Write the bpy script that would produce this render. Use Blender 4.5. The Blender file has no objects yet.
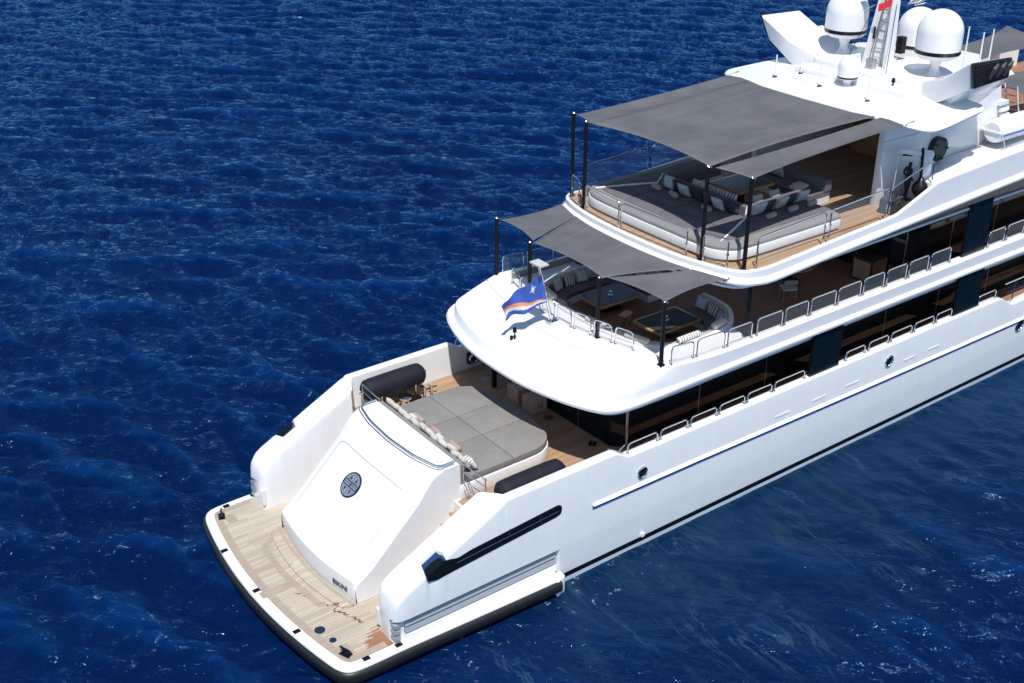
import bpy, bmesh, math, random
import numpy as np
from mathutils import Vector, Matrix, Euler
R = math.radians
random.seed(7)
S = bpy.context.scene
COL = S.collection

# ------------------------------------------------------------------ camera, sky, sun, exposure
cam_d = bpy.data.cameras.new('camera')
cam = bpy.data.objects.new('camera', cam_d); COL.objects.link(cam); S.camera = cam
cam_d.sensor_fit = 'HORIZONTAL'; cam_d.sensor_width = 36.0
cam_d.lens = 1205 / 1024 * 36.0
cam_d.clip_start = 0.5; cam_d.clip_end = 9000
PITCH, YAW = 27.0386, 53.4506
cam.location = (-10.8372, -26.4286, 22.6)
_p, _y = R(PITCH), R(YAW)
_fw = Vector((math.cos(_p)*math.cos(_y), math.cos(_p)*math.sin(_y), -math.sin(_p)))
cam.rotation_euler = _fw.to_track_quat('-Z', 'Y').to_euler()

SUN = Vector((-0.27, -0.40, 1.0)).normalized()
el = math.asin(SUN.z); az = math.atan2(SUN.x, SUN.y)
W = bpy.data.worlds.new('World'); S.world = W; W.use_nodes = True
nt = W.node_tree; nt.nodes.clear()
sky = nt.nodes.new('ShaderNodeTexSky'); sky.sky_type = 'NISHITA'; sky.sun_disc = False
sky.sun_elevation = el; sky.sun_rotation = az
sky.air_density = 1.0; sky.dust_density = 0.1; sky.ozone_density = 1.6
bg = nt.nodes.new('ShaderNodeBackground'); bg.inputs[1].default_value = 0.105
wo = nt.nodes.new('ShaderNodeOutputWorld')
nt.links.new(sky.outputs[0], bg.inputs[0]); nt.links.new(bg.outputs[0], wo.inputs[0])
sl = bpy.data.lights.new('sun', 'SUN'); sl.energy = 4.6; sl.angle = R(0.5); sl.color = (1.0, 0.965, 0.91)
so = bpy.data.objects.new('sun', sl); COL.objects.link(so)
so.rotation_euler = (-SUN).to_track_quat('-Z', 'Y').to_euler(); so.location = (0, -10, 60)
S.view_settings.view_transform = 'Standard'; S.view_settings.look = 'None'
S.view_settings.exposure = 0.12; S.view_settings.gamma = 1.0
S.view_settings.use_curve_mapping = False
S.render.engine = 'CYCLES'

# ------------------------------------------------------------------ materials
def mat(name, col, rough=0.5, metal=0.0, coat=0.0, spec=0.5, alpha=1.0):
    m = bpy.data.materials.new(name); m.use_nodes = True
    b = m.node_tree.nodes['Principled BSDF']
    b.inputs['Base Color'].default_value = (*col, 1); b.inputs['Roughness'].default_value = rough
    b.inputs['Metallic'].default_value = metal; b.inputs['Coat Weight'].default_value = coat
    b.inputs['Coat Roughness'].default_value = 0.05
    b.inputs['Specular IOR Level'].default_value = spec; b.inputs['Alpha'].default_value = alpha
    return m
class G:
    """tiny node graph helper"""
    def __init__(s, m): s.m = m; s.t = m.node_tree; s.b = s.t.nodes['Principled BSDF']
    def n(s, kind, **kw):
        nd = s.t.nodes.new('ShaderNode' + kind)
        for k, v in kw.items(): setattr(nd, k, v)
        return nd
    def l(s, a, b): s.t.links.new(a, b)
    def val(s, nd, i, v):
        if hasattr(v, 'links'): s.l(v, nd.inputs[i])
        else: nd.inputs[i].default_value = v
    def math(s, op, a, b=None, c=None):
        nd = s.n('Math', operation=op); s.val(nd, 0, a)
        if b is not None: s.val(nd, 1, b)
        if c is not None: s.val(nd, 2, c)
        return nd.outputs[0]
    def pos(s):
        return s.n('NewGeometry').outputs['Position']
    def obj(s):
        return s.n('TexCoord').outputs['Object']
    def sep(s, v):
        nd = s.n('SeparateXYZ'); s.l(v, nd.inputs[0]); return nd.outputs
    def comb(s, x, y, z):
        nd = s.n('CombineXYZ'); s.val(nd, 0, x); s.val(nd, 1, y); s.val(nd, 2, z); return nd.outputs[0]
    def noise(s, v, scale, detail=3, rough=0.5, dist=0.0):
        nd = s.n('TexNoise'); s.l(v, nd.inputs['Vector']); nd.inputs['Scale'].default_value = scale
        nd.inputs['Detail'].default_value = detail; nd.inputs['Roughness'].default_value = rough
        nd.inputs['Distortion'].default_value = dist
        return nd.outputs['Fac']
    def ramp(s, f, stops):
        nd = s.n('ValToRGB'); s.l(f, nd.inputs[0]); cr = nd.color_ramp
        while len(cr.elements) < len(stops): cr.elements.new(0.5)
        for e, (p, c) in zip(cr.elements, stops):
            e.position = p; e.color = (*c, 1) if len(c) == 3 else c
        return nd.outputs[0]
    def mix(s, f, a, b, mode='MIX'):
        nd = s.n('Mix', data_type='RGBA', blend_type=mode)
        s.val(nd, 0, f)
        for i, v in ((6, a), (7, b)):
            if hasattr(v, 'links'): s.l(v, nd.inputs[i])
            else: nd.inputs[i].default_value = (*v, 1)
        return nd.outputs[2]
    def smooth(s, v, a, b):
        nd = s.n('MapRange', interpolation_type='SMOOTHSTEP'); s.val(nd, 0, v)
        nd.inputs[1].default_value = a; nd.inputs[2].default_value = b
        return nd.outputs[0]
    def bump(s, h, strength=0.3, dist=0.02, normal=None):
        nd = s.n('Bump'); s.l(h, nd.inputs['Height']); nd.inputs['Strength'].default_value = strength
        nd.inputs['Distance'].default_value = dist
        if normal is not None: s.l(normal, nd.inputs['Normal'])
        return nd.outputs[0]

def white_paint(name, col=(0.80, 0.805, 0.81), rough=0.22):
    m = mat(name, col, rough, coat=0.3); g = G(m)
    x_, y_, z_ = g.sep(g.pos())
    n = g.noise(g.pos(), 1.1, 4, 0.6)
    st_ = g.noise(g.comb(g.math('MULTIPLY', x_, 5.0), g.math('MULTIPLY', y_, 5.0), g.math('MULTIPLY', z_, 0.35)), 1.0, 5, 0.65)
    n = g.math('ADD', g.math('MULTIPLY', n, 0.5), g.math('MULTIPLY', st_, 0.5))
    c = g.ramp(n, [(0.3, tuple(v*0.94 for v in col)), (0.62, col)])
    g.l(c, g.b.inputs['Base Color'])
    n2 = g.noise(g.pos(), 0.8, 2)
    g.l(g.bump(n2, 0.04, 0.05), g.b.inputs['Normal'])
    return m
M = {}
M['white'] = white_paint('white_gelcoat')
M['hull'] = white_paint('hull_paint', (0.79, 0.805, 0.805), 0.14)
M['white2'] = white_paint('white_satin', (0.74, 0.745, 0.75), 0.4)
def teak(name, c1, c2, caulk, plank=0.075, rough=0.6, stain=False, axis='y'):
    m = mat(name, c1, rough); g = G(m)
    P = g.pos(); x, y, z = g.sep(P)
    if axis == 'x': x, y = y, x
    v = g.math('DIVIDE', y, plank); fl = g.math('FLOOR', v); fr = g.math('SUBTRACT', v, fl)
    wn = g.n('TexWhiteNoise', noise_dimensions='1D'); g.l(fl, wn.inputs['W'])
    xo = g.math('ADD', g.math('DIVIDE', x, 2.3), g.math('MULTIPLY', wn.outputs[0], 7.0))
    xf = g.math('FLOOR', xo)
    wn2 = g.n('TexWhiteNoise', noise_dimensions='2D'); g.l(g.comb(fl, xf, 0.0), wn2.inputs['Vector'])
    grain = g.noise(g.comb(g.math('MULTIPLY', x, 2.0), g.math('MULTIPLY', y, 40.0), z), 1.0, 4, 0.6)
    f = g.math('ADD', g.math('MULTIPLY', wn2.outputs[0], 0.65), g.math('MULTIPLY', grain, 0.35))
    c = g.ramp(f, [(0.15, c2), (0.85, c1)])
    big = g.noise(P, 0.9, 3, 0.6)
    c = g.mix(g.math('MULTIPLY', g.smooth(big, 0.35, 0.75), 0.3), c, tuple(k*0.78 for k in c1))
    if stain:
        # wet patches: dark reddish teak by the starboard wing nose and a thin meandering run
        nx = g.noise(P, 3.2, 5, 0.75); nx2 = g.noise(g.comb(g.math('MULTIPLY', x, 2.5), g.math('MULTIPLY', y, 9.0), 0.0), 1.0, 4, 0.7)
        dx = g.math('SUBTRACT', x, 1.75); dy = g.math('ADD', y, 4.12)
        d = g.math('SQRT', g.math('ADD', g.math('MULTIPLY', dx, dx), g.math('MULTIPLY', g.math('MULTIPLY', dy, dy), 1.6)))
        d = g.math('ADD', d, g.math('MULTIPLY', g.math('SUBTRACT', nx2, 0.5), 1.5))
        w = g.smooth(d, 0.86, 0.78)
        c = g.mix(g.math('MULTIPLY', w, 0.9), c, (0.27, 0.105, 0.045))
        # thin run
        line = g.math('ADD', g.math('MULTIPLY', g.math('SUBTRACT', g.noise(g.comb(0.0, y, 0.0), 1.7, 3, 0.6), 0.5), 1.5), 0.62)
        line = g.math('ADD', line, g.math('MULTIPLY', g.math('ADD', y, 0.9), -0.35))
        dl = g.math('ABSOLUTE', g.math('SUBTRACT', x, line))
        wl = g.math('MULTIPLY', g.smooth(dl, 0.055, 0.02), g.math('MULTIPLY', g.smooth(y, -3.1, -3.0), g.smooth(y, -0.75, -0.9)))
        wl = g.math('MULTIPLY', wl, g.smooth(nx, 0.38, 0.46))
        c = g.mix(wl, c, (0.17, 0.055, 0.025))
    seam = g.math('LESS_THAN', fr, 0.09)
    c = g.mix(g.math('MULTIPLY', seam, 0.75), c, caulk)
    g.l(c, g.b.inputs['Base Color'])
    g.l(g.bump(grain, 0.15, 0.01), g.b.inputs['Normal'])
    return m
M['teak_grey'] = teak('weathered_teak', (0.52, 0.455, 0.375), (0.37, 0.315, 0.25), (0.13, 0.11, 0.095), plank=0.11, stain=True)
M['teak'] = teak('deck_teak', (0.46, 0.30, 0.18), (0.34, 0.215, 0.125), (0.03, 0.02, 0.015), plank=0.10)
M['teak_shaded'] = teak('shade_toned_deck_teak', (0.37, 0.185, 0.105), (0.27, 0.13, 0.072), (0.03, 0.018, 0.012), plank=0.10)  # deck teak darkened: shade of the covered decks put into the colour
def plain_teak(name, c, plank=0.05):
    m = mat(name, c, 0.5); g = G(m)
    P = g.obj(); x, y, z = g.sep(P)
    n = g.noise(g.comb(g.math('MULTIPLY', x, 1.5), g.math('MULTIPLY', y, 22), g.math('MULTIPLY', z, 22)), 1.0, 4, 0.6)
    g.l(g.ramp(n, [(0.3, tuple(k*0.7 for k in c)), (0.7, c)]), g.b.inputs['Base Color'])
    return m
M['trim_teak'] = plain_teak('teak_border', (0.42, 0.345, 0.275))
M['varnish'] = plain_teak('varnished_wood', (0.50, 0.26, 0.12)); M['varnish'].node_tree.nodes['Principled BSDF'].inputs['Roughness'].default_value = 0.25
M['black'] = mat('black_rubber', (0.012, 0.014, 0.013), 0.45)
M['strake'] = mat('shade_grey_strake', (0.30, 0.335, 0.37), 0.35)  # grey puts the shading of the strakes into their colour
M['recess'] = mat('recess_shade_grey', (0.16, 0.19, 0.22), 0.5)  # dark tone stands in for shade in the gaps between strakes
M['boot'] = mat('boot_stripe', (0.004, 0.005, 0.01), 0.25)
M['blue'] = mat('blue_stripe', (0.02, 0.12, 0.48), 0.3)
M['carbon'] = mat('carbon_black', (0.006, 0.006, 0.007), 0.5, spec=0.25)
M['steel'] = mat('polished_steel', (0.75, 0.76, 0.78), 0.12, metal=1.0)
M['steel2'] = mat('brushed_steel', (0.5, 0.52, 0.55), 0.35, metal=1.0)
M['glass'] = mat('dark_glass', (0.006, 0.009, 0.011), 0.05, spec=0.22)
M['glass_blue'] = mat('blue_glass', (0.012, 0.045, 0.13), 0.05, spec=0.8)
M['pane'] = mat('clear_pane', (0.22, 0.28, 0.30), 0.05, alpha=0.12)
M['panel'] = mat('dark_panel', (0.003, 0.007, 0.009), 0.22, spec=0.35)
M['grille'] = mat('grille_black', (0.012, 0.013, 0.015), 0.5)
M['navy'] = mat('navy_cover', (0.011, 0.012, 0.021), 0.7, spec=0.3)
M['emblem'] = mat('emblem_grey', (0.34, 0.38, 0.44), 0.3, metal=0.3)
M['emblem_d'] = mat('emblem_navy', (0.01, 0.02, 0.06), 0.4)
def fabric(name, c, scale=60, var=0.12, rough=0.85):
    m = mat(name, c, rough, spec=0.2); g = G(m)
    n = g.noise(g.obj(), 2.2, 4, 0.6); n2 = g.noise(g.obj(), scale, 2, 0.5)
    f = g.math('ADD', g.math('MULTIPLY', n, 0.6), g.math('MULTIPLY', n2, 0.4))
    g.l(g.ramp(f, [(0.3, tuple(k*(1-var) for k in c)), (0.7, tuple(min(1, k*(1+var)) for k in c))]), g.b.inputs['Base Color'])
    g.l(g.bump(g.noise(g.obj(), 3.0, 3), 0.35, 0.04), g.b.inputs['Normal'])
    return m
M['pad'] = fabric('taupe_canvas', (0.222, 0.215, 0.205))
M['pad_dark'] = fabric('charcoal_canvas', (0.135, 0.13, 0.142))
M['pad_light'] = fabric('stone_canvas', (0.42, 0.40, 0.37))
M['cream'] = fabric('cream_linen', (0.52, 0.485, 0.43))
M['pale'] = fabric('pale_blue_grey_linen', (0.45, 0.465, 0.46))
M['pale2'] = fabric('pale_grey_linen', (0.52, 0.51, 0.49))
M['rose'] = fabric('rose_linen', (0.36, 0.29, 0.27))
M['char'] = fabric('charcoal_linen', (0.05, 0.052, 0.06))
M['whitefab'] = fabric('white_terry', (0.72, 0.71, 0.68))
def striped(name, a, b, period, axis=0):
    m = fabric(name, a); g = G(m)
    co = g.sep(g.obj())[axis]
    f = g.math('FRACT', g.math('DIVIDE', g.math('ADD', co, 10.0), period))
    g.l(g.mix(g.math('GREATER_THAN', f, 0.5), a, b), g.b.inputs['Base Color'])
    return m
M['stripe'] = striped('grey_white_stripe', (0.55, 0.56, 0.56), (0.12, 0.14, 0.16), 0.11)
M['stripe2'] = striped('fine_stripe', (0.42, 0.42, 0.40), (0.16, 0.17, 0.18), 0.06)
def sailcloth():
    m = mat('grey_mesh_sailcloth', (0.115, 0.12, 0.13), 0.7, spec=0.25); g = G(m)
    uv = g.n('UVMap').outputs[0]; u, v, _ = g.sep(uv)
    n = g.noise(g.pos(), 0.8, 5, 0.65)
    c = g.ramp(n, [(0.3, (0.145, 0.152, 0.166)), (0.75, (0.215, 0.222, 0.234))])
    s1 = g.math('LESS_THAN', g.math('ABSOLUTE', g.math('SUBTRACT', g.math('FRACT', g.math('MULTIPLY', u, 3.0)), 0.5)), 0.010)
    s2 = g.math('LESS_THAN', g.math('MINIMUM', g.math('MINIMUM', u, v), g.math('MINIMUM', g.math('SUBTRACT', 1.0, u), g.math('SUBTRACT', 1.0, v))), 0.012)
    s = g.math('MAXIMUM', s1, s2)
    c = g.mix(g.math('MULTIPLY', s, 0.35), c, (0.34, 0.34, 0.34))
    g.l(c, g.b.inputs['Base Color'])
    n2 = g.noise(g.pos(), 1.1, 3, 0.6)
    g.l(g.bump(n2, 0.45, 0.12), g.b.inputs['Normal'])
    tr = g.n('BsdfTransparent'); tr.inputs[0].default_value = (0.9, 0.9, 0.92, 1)
    tl = g.n('BsdfTranslucent'); g.l(c, tl.inputs[0])
    m1 = g.n('MixShader'); m1.inputs[0].default_value = 0.30; g.l(g.b.outputs[0], m1.inputs[1]); g.l(tl.outputs[0], m1.inputs[2])
    m2 = g.n('MixShader'); m2.inputs[0].default_value = 0.15; g.l(m1.outputs[0], m2.inputs[1]); g.l(tr.outputs[0], m2.inputs[2])
    outn = [n_ for n_ in g.t.nodes if n_.type == 'OUTPUT_MATERIAL'][0]; g.l(m2.outputs[0], outn.inputs[0])
    return m
M['sail'] = sailcloth()
def wicker():
    m = mat('grey_woven', (0.20, 0.19, 0.185), 0.8); g = G(m)
    x, y, z = g.sep(g.pos())
    a = g.math('SINE', g.math('MULTIPLY', x, 40)); b = g.math('SINE', g.math('MULTIPLY', z, 40))
    f = g.math('ADD', g.math('MULTIPLY', g.math('MULTIPLY', a, b), 0.5), 0.5)
    g.l(g.ramp(f, [(0.2, (0.10, 0.10, 0.10)), (0.8, (0.30, 0.29, 0.28))]), g.b.inputs['Base Color'])
    return m
M['wicker'] = wicker()
M['flag_blue'] = fabric('flag_blue', (0.055, 0.115, 0.42)); M['flag_orange'] = fabric('flag_orange', (0.80, 0.30, 0.15)); M['flag_white'] = fabric('flag_white', (0.75, 0.74, 0.76))
M['red'] = mat('red_cloth', (0.65, 0.02, 0.04), 0.7)
M['bronze'] = mat('dark_bronze', (0.012, 0.011, 0.012), 0.35, metal=0.3)
M['slatwood'] = None
def slat():
    m = mat('slatted_teak', (0.25, 0.16, 0.11), 0.6); g = G(m)
    x, y, z = g.sep(g.obj())
    fr = g.math('FRACT', g.math('DIVIDE', g.math('ADD', z, 5.0), 0.055))
    c = g.mix(g.math('LESS_THAN', fr, 0.16), (0.62, 0.42, 0.32), (0.16, 0.10, 0.07))
    g.l(c, g.b.inputs['Base Color']); return m
M['slatwood'] = slat()

# ------------------------------------------------------------------ mesh helpers
def tag(o, label=None, cat=None, group=None, kind=None):
    if label: o['label'] = label
    if cat: o['category'] = cat
    if group: o['group'] = group
    if kind: o['kind'] = kind
    return o
def link_mesh(name, me, m, parent=None, loc=None, ang=35, rot=None):
    ms = m if isinstance(m, (list, tuple)) else [m]
    for k in ms: me.materials.append(k)
    o = bpy.data.objects.new(name, me); COL.objects.link(o)
    if parent: o.parent = parent
    if loc is not None: o.location = loc
    if rot is not None: o.rotation_euler = rot
    if ang:
        me.shade_smooth(); me.set_sharp_from_angle(angle=R(ang))
    return o
def from_bm(name, bm, m, parent=None, loc=None, ang=35, rot=None):
    bmesh.ops.recalc_face_normals(bm, faces=bm.faces)
    me = bpy.data.meshes.new(name); bm.to_mesh(me); bm.free()
    return link_mesh(name, me, m, parent, loc, ang, rot)
def empty(name, loc=(0, 0, 0), rz=0, label=None, cat=None, group=None):
    o = bpy.data.objects.new(name, None); COL.objects.link(o); o.location = loc; o.rotation_euler = (0, 0, rz)
    o.empty_display_size = 0.2
    return tag(o, label, cat, group)
def copy_tree(o, parent=None):
    c = o.copy(); COL.objects.link(c)
    if parent: c.parent = parent
    for ch in list(o.children): copy_tree(ch, c)
    return c
def B(): return bmesh.new()
def bevel_sharp(bm, faces_edges, w, seg=3, ang=30):
    es = [e for e in faces_edges if e.is_valid and len(e.link_faces) == 2 and e.calc_face_angle(0) > R(ang)]
    if es: bmesh.ops.bevel(bm, geom=es, offset=w, segments=seg, profile=0.5, affect='EDGES', clamp_overlap=True)
def box(bm, x0, x1, y0, y1, z0, z1, bev=0.0, seg=2, mtx=None):
    b2 = B()
    vs = [b2.verts.new((x, y, z)) for x in (x0, x1) for y in (y0, y1) for z in (z0, z1)]
    for f in ((0, 1, 3, 2), (4, 6, 7, 5), (0, 4, 5, 1), (2, 3, 7, 6), (0, 2, 6, 4), (1, 5, 7, 3)):
        b2.faces.new([vs[i] for i in f])
    if bev: bevel_sharp(b2, list(b2.edges), bev, seg)
    return merge(bm, b2, mtx)
def merge(bm, b2, mtx=None):
    if mtx is not None: bmesh.ops.transform(b2, matrix=mtx, verts=b2.verts)
    me = bpy.data.meshes.new('tmp'); b2.to_mesh(me); b2.free(); bm.from_mesh(me); bpy.data.meshes.remove(me)
    return bm
def prism(bm, poly, z0, z1, bev=0.0, seg=2, axis='z', mtx=None):
    """extrude a 2D polygon. axis z: (x,y); axis y: (x,z) polygon extruded in y; axis x: (y,z)"""
    b2 = B()
    def P(p, h):
        if axis == 'z': return (p[0], p[1], h)
        if axis == 'y': return (p[0], h, p[1])
        return (h, p[0], p[1])
    a = [b2.verts.new(P(p, z0)) for p in poly]; b = [b2.verts.new(P(p, z1)) for p in poly]
    n = len(poly)
    b2.faces.new(a); b2.faces.new(list(reversed(b)))
    for i in range(n): b2.faces.new([a[i], a[(i+1) % n], b[(i+1) % n], b[i]])
    bmesh.ops.recalc_face_normals(b2, faces=b2.faces)
    if bev: bevel_sharp(b2, list(b2.edges), bev, seg)
    return merge(bm, b2, mtx)
def loft(bm, rings, closed=False, cap=False):
    vr = [[bm.verts.new(p) for p in r] for r in rings]
    n = len(rings[0])
    for a, b in zip(vr, vr[1:]):
        for i in range(n if closed else n-1):
            j = (i+1) % n
            try: bm.faces.new([a[i], a[j], b[j], b[i]])
            except ValueError: pass
    if cap:
        for r in (vr[0], vr[-1]):
            try: bm.faces.new(r)
            except ValueError: pass
    return vr
def tube(bm, pts, r, seg=8, cap=True, closed=False):
    pts = [Vector(p) for p in pts]
    n = len(pts); T = []
    for i in range(n):
        if closed: t = pts[(i+1) % n] - pts[i-1]
        else: t = pts[min(i+1, n-1)] - pts[max(i-1, 0)]
        T.append(t.normalized())
    up = Vector((0, 0, 1)) if abs(T[0].z) < 0.9 else Vector((1, 0, 0))
    nrm = (up - T[0]*up.dot(T[0])).normalized()
    rings = []
    for i in range(n):
        nrm = (nrm - T[i]*nrm.dot(T[i])).normalized(); bi = T[i].cross(nrm)
        rr = r[i] if isinstance(r, (list, tuple)) else r
        rings.append([pts[i] + (nrm*math.cos(a) + bi*math.sin(a))*rr for a in [2*math.pi*k/seg for k in range(seg)]])
    if closed: rings.append(rings[0])
    loft(bm, rings, closed=True, cap=cap and not closed)
    return bm
def fillet(pts, r, seg=5, closed=False):
    pts = [Vector(p) for p in pts]; out = []
    n = len(pts)
    for i in range(n):
        if not closed and i in (0, n-1): out.append(pts[i]); continue
        a, p, b = pts[i-1], pts[i], pts[(i+1) % n]
        d1 = (a-p); d2 = (b-p); rr = min(r, d1.length*0.48, d2.length*0.48)
        p1 = p + d1.normalized()*rr; p2 = p + d2.normalized()*rr
        for k in range(seg+1):
            t = k/seg; out.append(p1*(1-t)**2 + p*2*t*(1-t) + p2*t*t)
    return out
def smooth2(pts, sub=6):
    """Catmull-Rom through points (tuples of any dimension)"""
    P = [np.array(p, float) for p in pts]; out = []
    for i in range(len(P)-1):
        p0 = P[max(i-1, 0)]; p1 = P[i]; p2 = P[i+1]; p3 = P[min(i+2, len(P)-1)]
        if i == 0: p0 = 2*p1-p2
        if i+2 >= len(P): p3 = 2*p2-p1
        for k in range(sub):
            t = k/sub
            out.append(tuple(0.5*((2*p1) + (-p0+p2)*t + (2*p0-5*p1+4*p2-p3)*t*t + (-p0+3*p1-3*p2+p3)*t**3)))
    out.append(tuple(P[-1])); return out
def mirror_half(h):
    """h: from centre (y=0) to forward, y>=0 -> full curve from port forward, round the stern, to starboard forward"""
    return list(reversed(h)) + [(p[0], -p[1], *p[2:]) for p in h[1:]]
def offset(c, d):
    """inset plan curve c (list (x,y,...)) towards the inside by d"""
    out = []
    n = len(c)
    for i in range(n):
        a = c[max(i-1, 0)]; b = c[min(i+1, n-1)]
        t = Vector((b[0]-a[0], b[1]-a[1])).normalized()
        nn = Vector((-t.y, t.x))     # curve runs port-fwd -> stern -> stbd-fwd, inside is to the left
        out.append((c[i][0]+nn.x*d, c[i][1]+nn.y*d))
    return out
def cyl(bm, x, y, z0, z1, r0, r1=None, seg=16, cap=True):
    r1 = r0 if r1 is None else r1
    loft(bm, [[(x+r*math.cos(2*math.pi*k/seg), y+r*math.sin(2*math.pi*k/seg), z) for k in range(seg)] for r, z in ((r0, z0), (r1, z1))], closed=True, cap=cap)
    return bm
def lathe(bm, prof, x=0, y=0, z=0, seg=32):
    loft(bm, [[(x+r*math.cos(2*math.pi*k/seg), y+r*math.sin(2*math.pi*k/seg), z+h) for k in range(seg)] for r, h in prof], closed=True, cap=True)
    return bm
def interp(xs, ys, x):
    return float(np.interp(x, xs, ys))

# ------------------------------------------------------------------ the sea
def build_water():
    rng = np.random.default_rng(11)
    def axis(lo, a, b, hi, fine, coarse):
        mid = np.arange(a, b, fine); out = [mid]
        s = fine; x = b; r = []
        while x < hi: r.append(x); s = min(s*1.012, coarse); x += s
        out.append(np.array(r)); l = []; x = a; s = fine
        while x > lo: s = min(s*1.03, coarse); x -= s; l.append(x)
        out.insert(0, np.array(l[::-1]))
        core = np.concatenate(out)
        far = [core[-1]*1.0+12*1.6**k for k in range(12)]; near = [core[0]-12*1.6**k for k in range(12)]
        return np.concatenate([near[::-1], core, far])
    X = axis(-32, -12, 34, 120, 0.15, 0.34); Y = axis(-24, -14, 12, 125, 0.15, 0.34)
    gx, gy = np.meshgrid(X, Y, indexing='ij')
    z = np.zeros_like(gx); dx = np.zeros_like(gx); dy = np.zeros_like(gx)
    fade = np.clip(1.25-np.maximum(np.abs(gx-30)/170, np.abs(gy-40)/150), 0, 1)
    main = R(YAW+180-14)
    N = 90
    lam = np.exp(rng.uniform(np.log(0.62), np.log(8), N))
    for L in lam:
        th = main + rng.normal(0, 0.48); k = 2*np.pi/L
        amp = 0.0135*L**0.62*rng.uniform(0.5, 1.3)
        if L > 4.5: amp *= 0.42
        ph = rng.uniform(0, 2*np.pi)
        # slow phase and strength modulation so crests stay short
        m = 0.65+0.35*np.sin(gx*0.07*rng.uniform(.5, 1.6)+gy*0.09*rng.uniform(-1, 1)+rng.uniform(0, 6))
        arg = k*(gx*np.cos(th)+gy*np.sin(th))+ph+0.9*np.sin(gx*0.11+gy*0.07+ph*3)
        z += amp*m*np.cos(arg); q = 1.05*amp*m*np.sin(arg)
        dx -= q*np.cos(th); dy -= q*np.sin(th)
    # calmer near the hull on the lee (starboard) side
    calm = np.exp(-((np.clip(-gy-4.5, 0, None))/7.0)**2)*(gy < -3)*(gx > 2)
    s = fade*(1-0.55*calm)
    s = s*np.where((gx > 1) & (gx < 60), np.clip((np.abs(gy)-4.5)/2.2, 0.25, 1), 1)
    wm = np.exp(-((np.clip(-gy-4.5, 0, None)-5)/9.0)**2)*(gy < -4.4)*np.clip((gx-6)/8, 0, 1)*np.clip((60-gx)/15, 0, 1)*np.clip((-gy-4.5)/2.0, 0, 1)
    xp = gx+0.9*np.sin(gy*0.31+0.7)+0.5*np.sin(gy*0.83+gx*0.12)+0.10*gy
    for lw, aw, ph in ((4.3, 0.15, 0.3), (2.6, 0.085, 2.0), (1.5, 0.035, 4.0)):
        mod = 0.55+0.45*np.sin(gy*0.4/lw*3+gx*0.23+ph*2)
        z += 1/np.maximum(s, 0.3)*wm*aw*mod*((1-np.abs(np.sin(np.pi*xp/lw+ph)))**1.6-0.3)
    co = np.stack([gx+dx*s, gy+dy*s, z*s], -1).reshape(-1, 3)
    nx, ny = gx.shape
    idx = np.arange(nx*ny).reshape(nx, ny)
    q = np.stack([idx[:-1, :-1], idx[1:, :-1], idx[1:, 1:], idx[:-1, 1:]], -1).reshape(-1, 4)
    me = bpy.data.meshes.new('sea')
    me.vertices.add(len(co)); me.vertices.foreach_set('co', co.astype(np.float32).ravel())
    me.loops.add(q.size); me.loops.foreach_set('vertex_index', q.astype(np.int32).ravel())
    me.polygons.add(len(q)); me.polygons.foreach_set('loop_start', np.arange(0, q.size, 4, dtype=np.int32))
    me.polygons.foreach_set('loop_total', np.full(len(q), 4, np.int32))
    me.polygons.foreach_set('use_smooth', np.ones(len(q), bool))
    me.update(calc_edges=True)
    m = mat('sea_water', (0.002, 0.018, 0.085), 0.07); g = G(m)
    g.b.inputs['Specular Tint'].default_value = (0.30, 0.58, 1.0, 1); g.b.inputs['Specular IOR Level'].default_value = 0.42
    g.b.inputs['IOR'].default_value = 1.333
    P = g.pos(); x, y, zz = g.sep(P)
    c = math.cos(main); s_ = math.sin(main)
    ua = g.math('ADD', g.math('MULTIPLY', x, c), g.math('MULTIPLY', y, s_))
    va = g.math('SUBTRACT', g.math('MULTIPLY', y, c), g.math('MULTIPLY', x, s_))
    st = g.comb(ua, g.math('MULTIPLY', va, 0.45), 0.0)
    big = g.noise(P, 0.05, 6, 0.62)
    col = g.ramp(big, [(0.3, (0.0002, 0.0058, 0.034)), (0.7, (0.0005, 0.0100, 0.056))])
    # crest light: thin water scatters a little brighter blue
    cr = g.smooth(g.math('ADD', zz, g.math('MULTIPLY', g.noise(st, 1.6, 3, 0.6), 0.30)), 0.10, 0.36)
    col = g.mix(g.math('MULTIPLY', cr, 0.35), col, (0.002, 0.040, 0.17))
    # wash along the starboard side: milky, streaky
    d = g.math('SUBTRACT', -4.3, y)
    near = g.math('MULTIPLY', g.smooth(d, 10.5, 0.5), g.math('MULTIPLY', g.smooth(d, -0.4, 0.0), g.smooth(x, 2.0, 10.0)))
    wv = g.n('Mapping'); wv.inputs['Rotation'].default_value = (0, 0, R(4)); wv.inputs['Scale'].default_value = (0.85, 0.26, 1.0); g.l(P, wv.inputs[0])
    w1 = g.noise(wv.outputs[0], 1.0, 7, 0.66, 1.3)
    wash = g.math('MULTIPLY', g.smooth(w1, 0.46, 0.72), near)
    col = g.mix(g.math('MULTIPLY', wash, 0.50), col, (0.026, 0.066, 0.088))
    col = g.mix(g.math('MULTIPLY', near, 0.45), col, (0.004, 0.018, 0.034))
    # ridged streaks
    w2 = g.noise(wv.outputs[0], 0.55, 6, 0.6, 0.8)
    ridge = g.smooth(g.math('ABSOLUTE', g.math('SUBTRACT', w2, 0.5)), 0.016, 0.0)
    ridge = g.math('MULTIPLY', ridge, g.math('MULTIPLY', g.smooth(g.noise(P, 0.35, 3), 0.45, 0.62), g.math('MULTIPLY', g.smooth(d, 17.0, 3.0), g.smooth(d, 0.0, 0.5))))
    col = g.mix(g.math('MULTIPLY', ridge, 0.22), col, (0.07, 0.14, 0.19))
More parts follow.
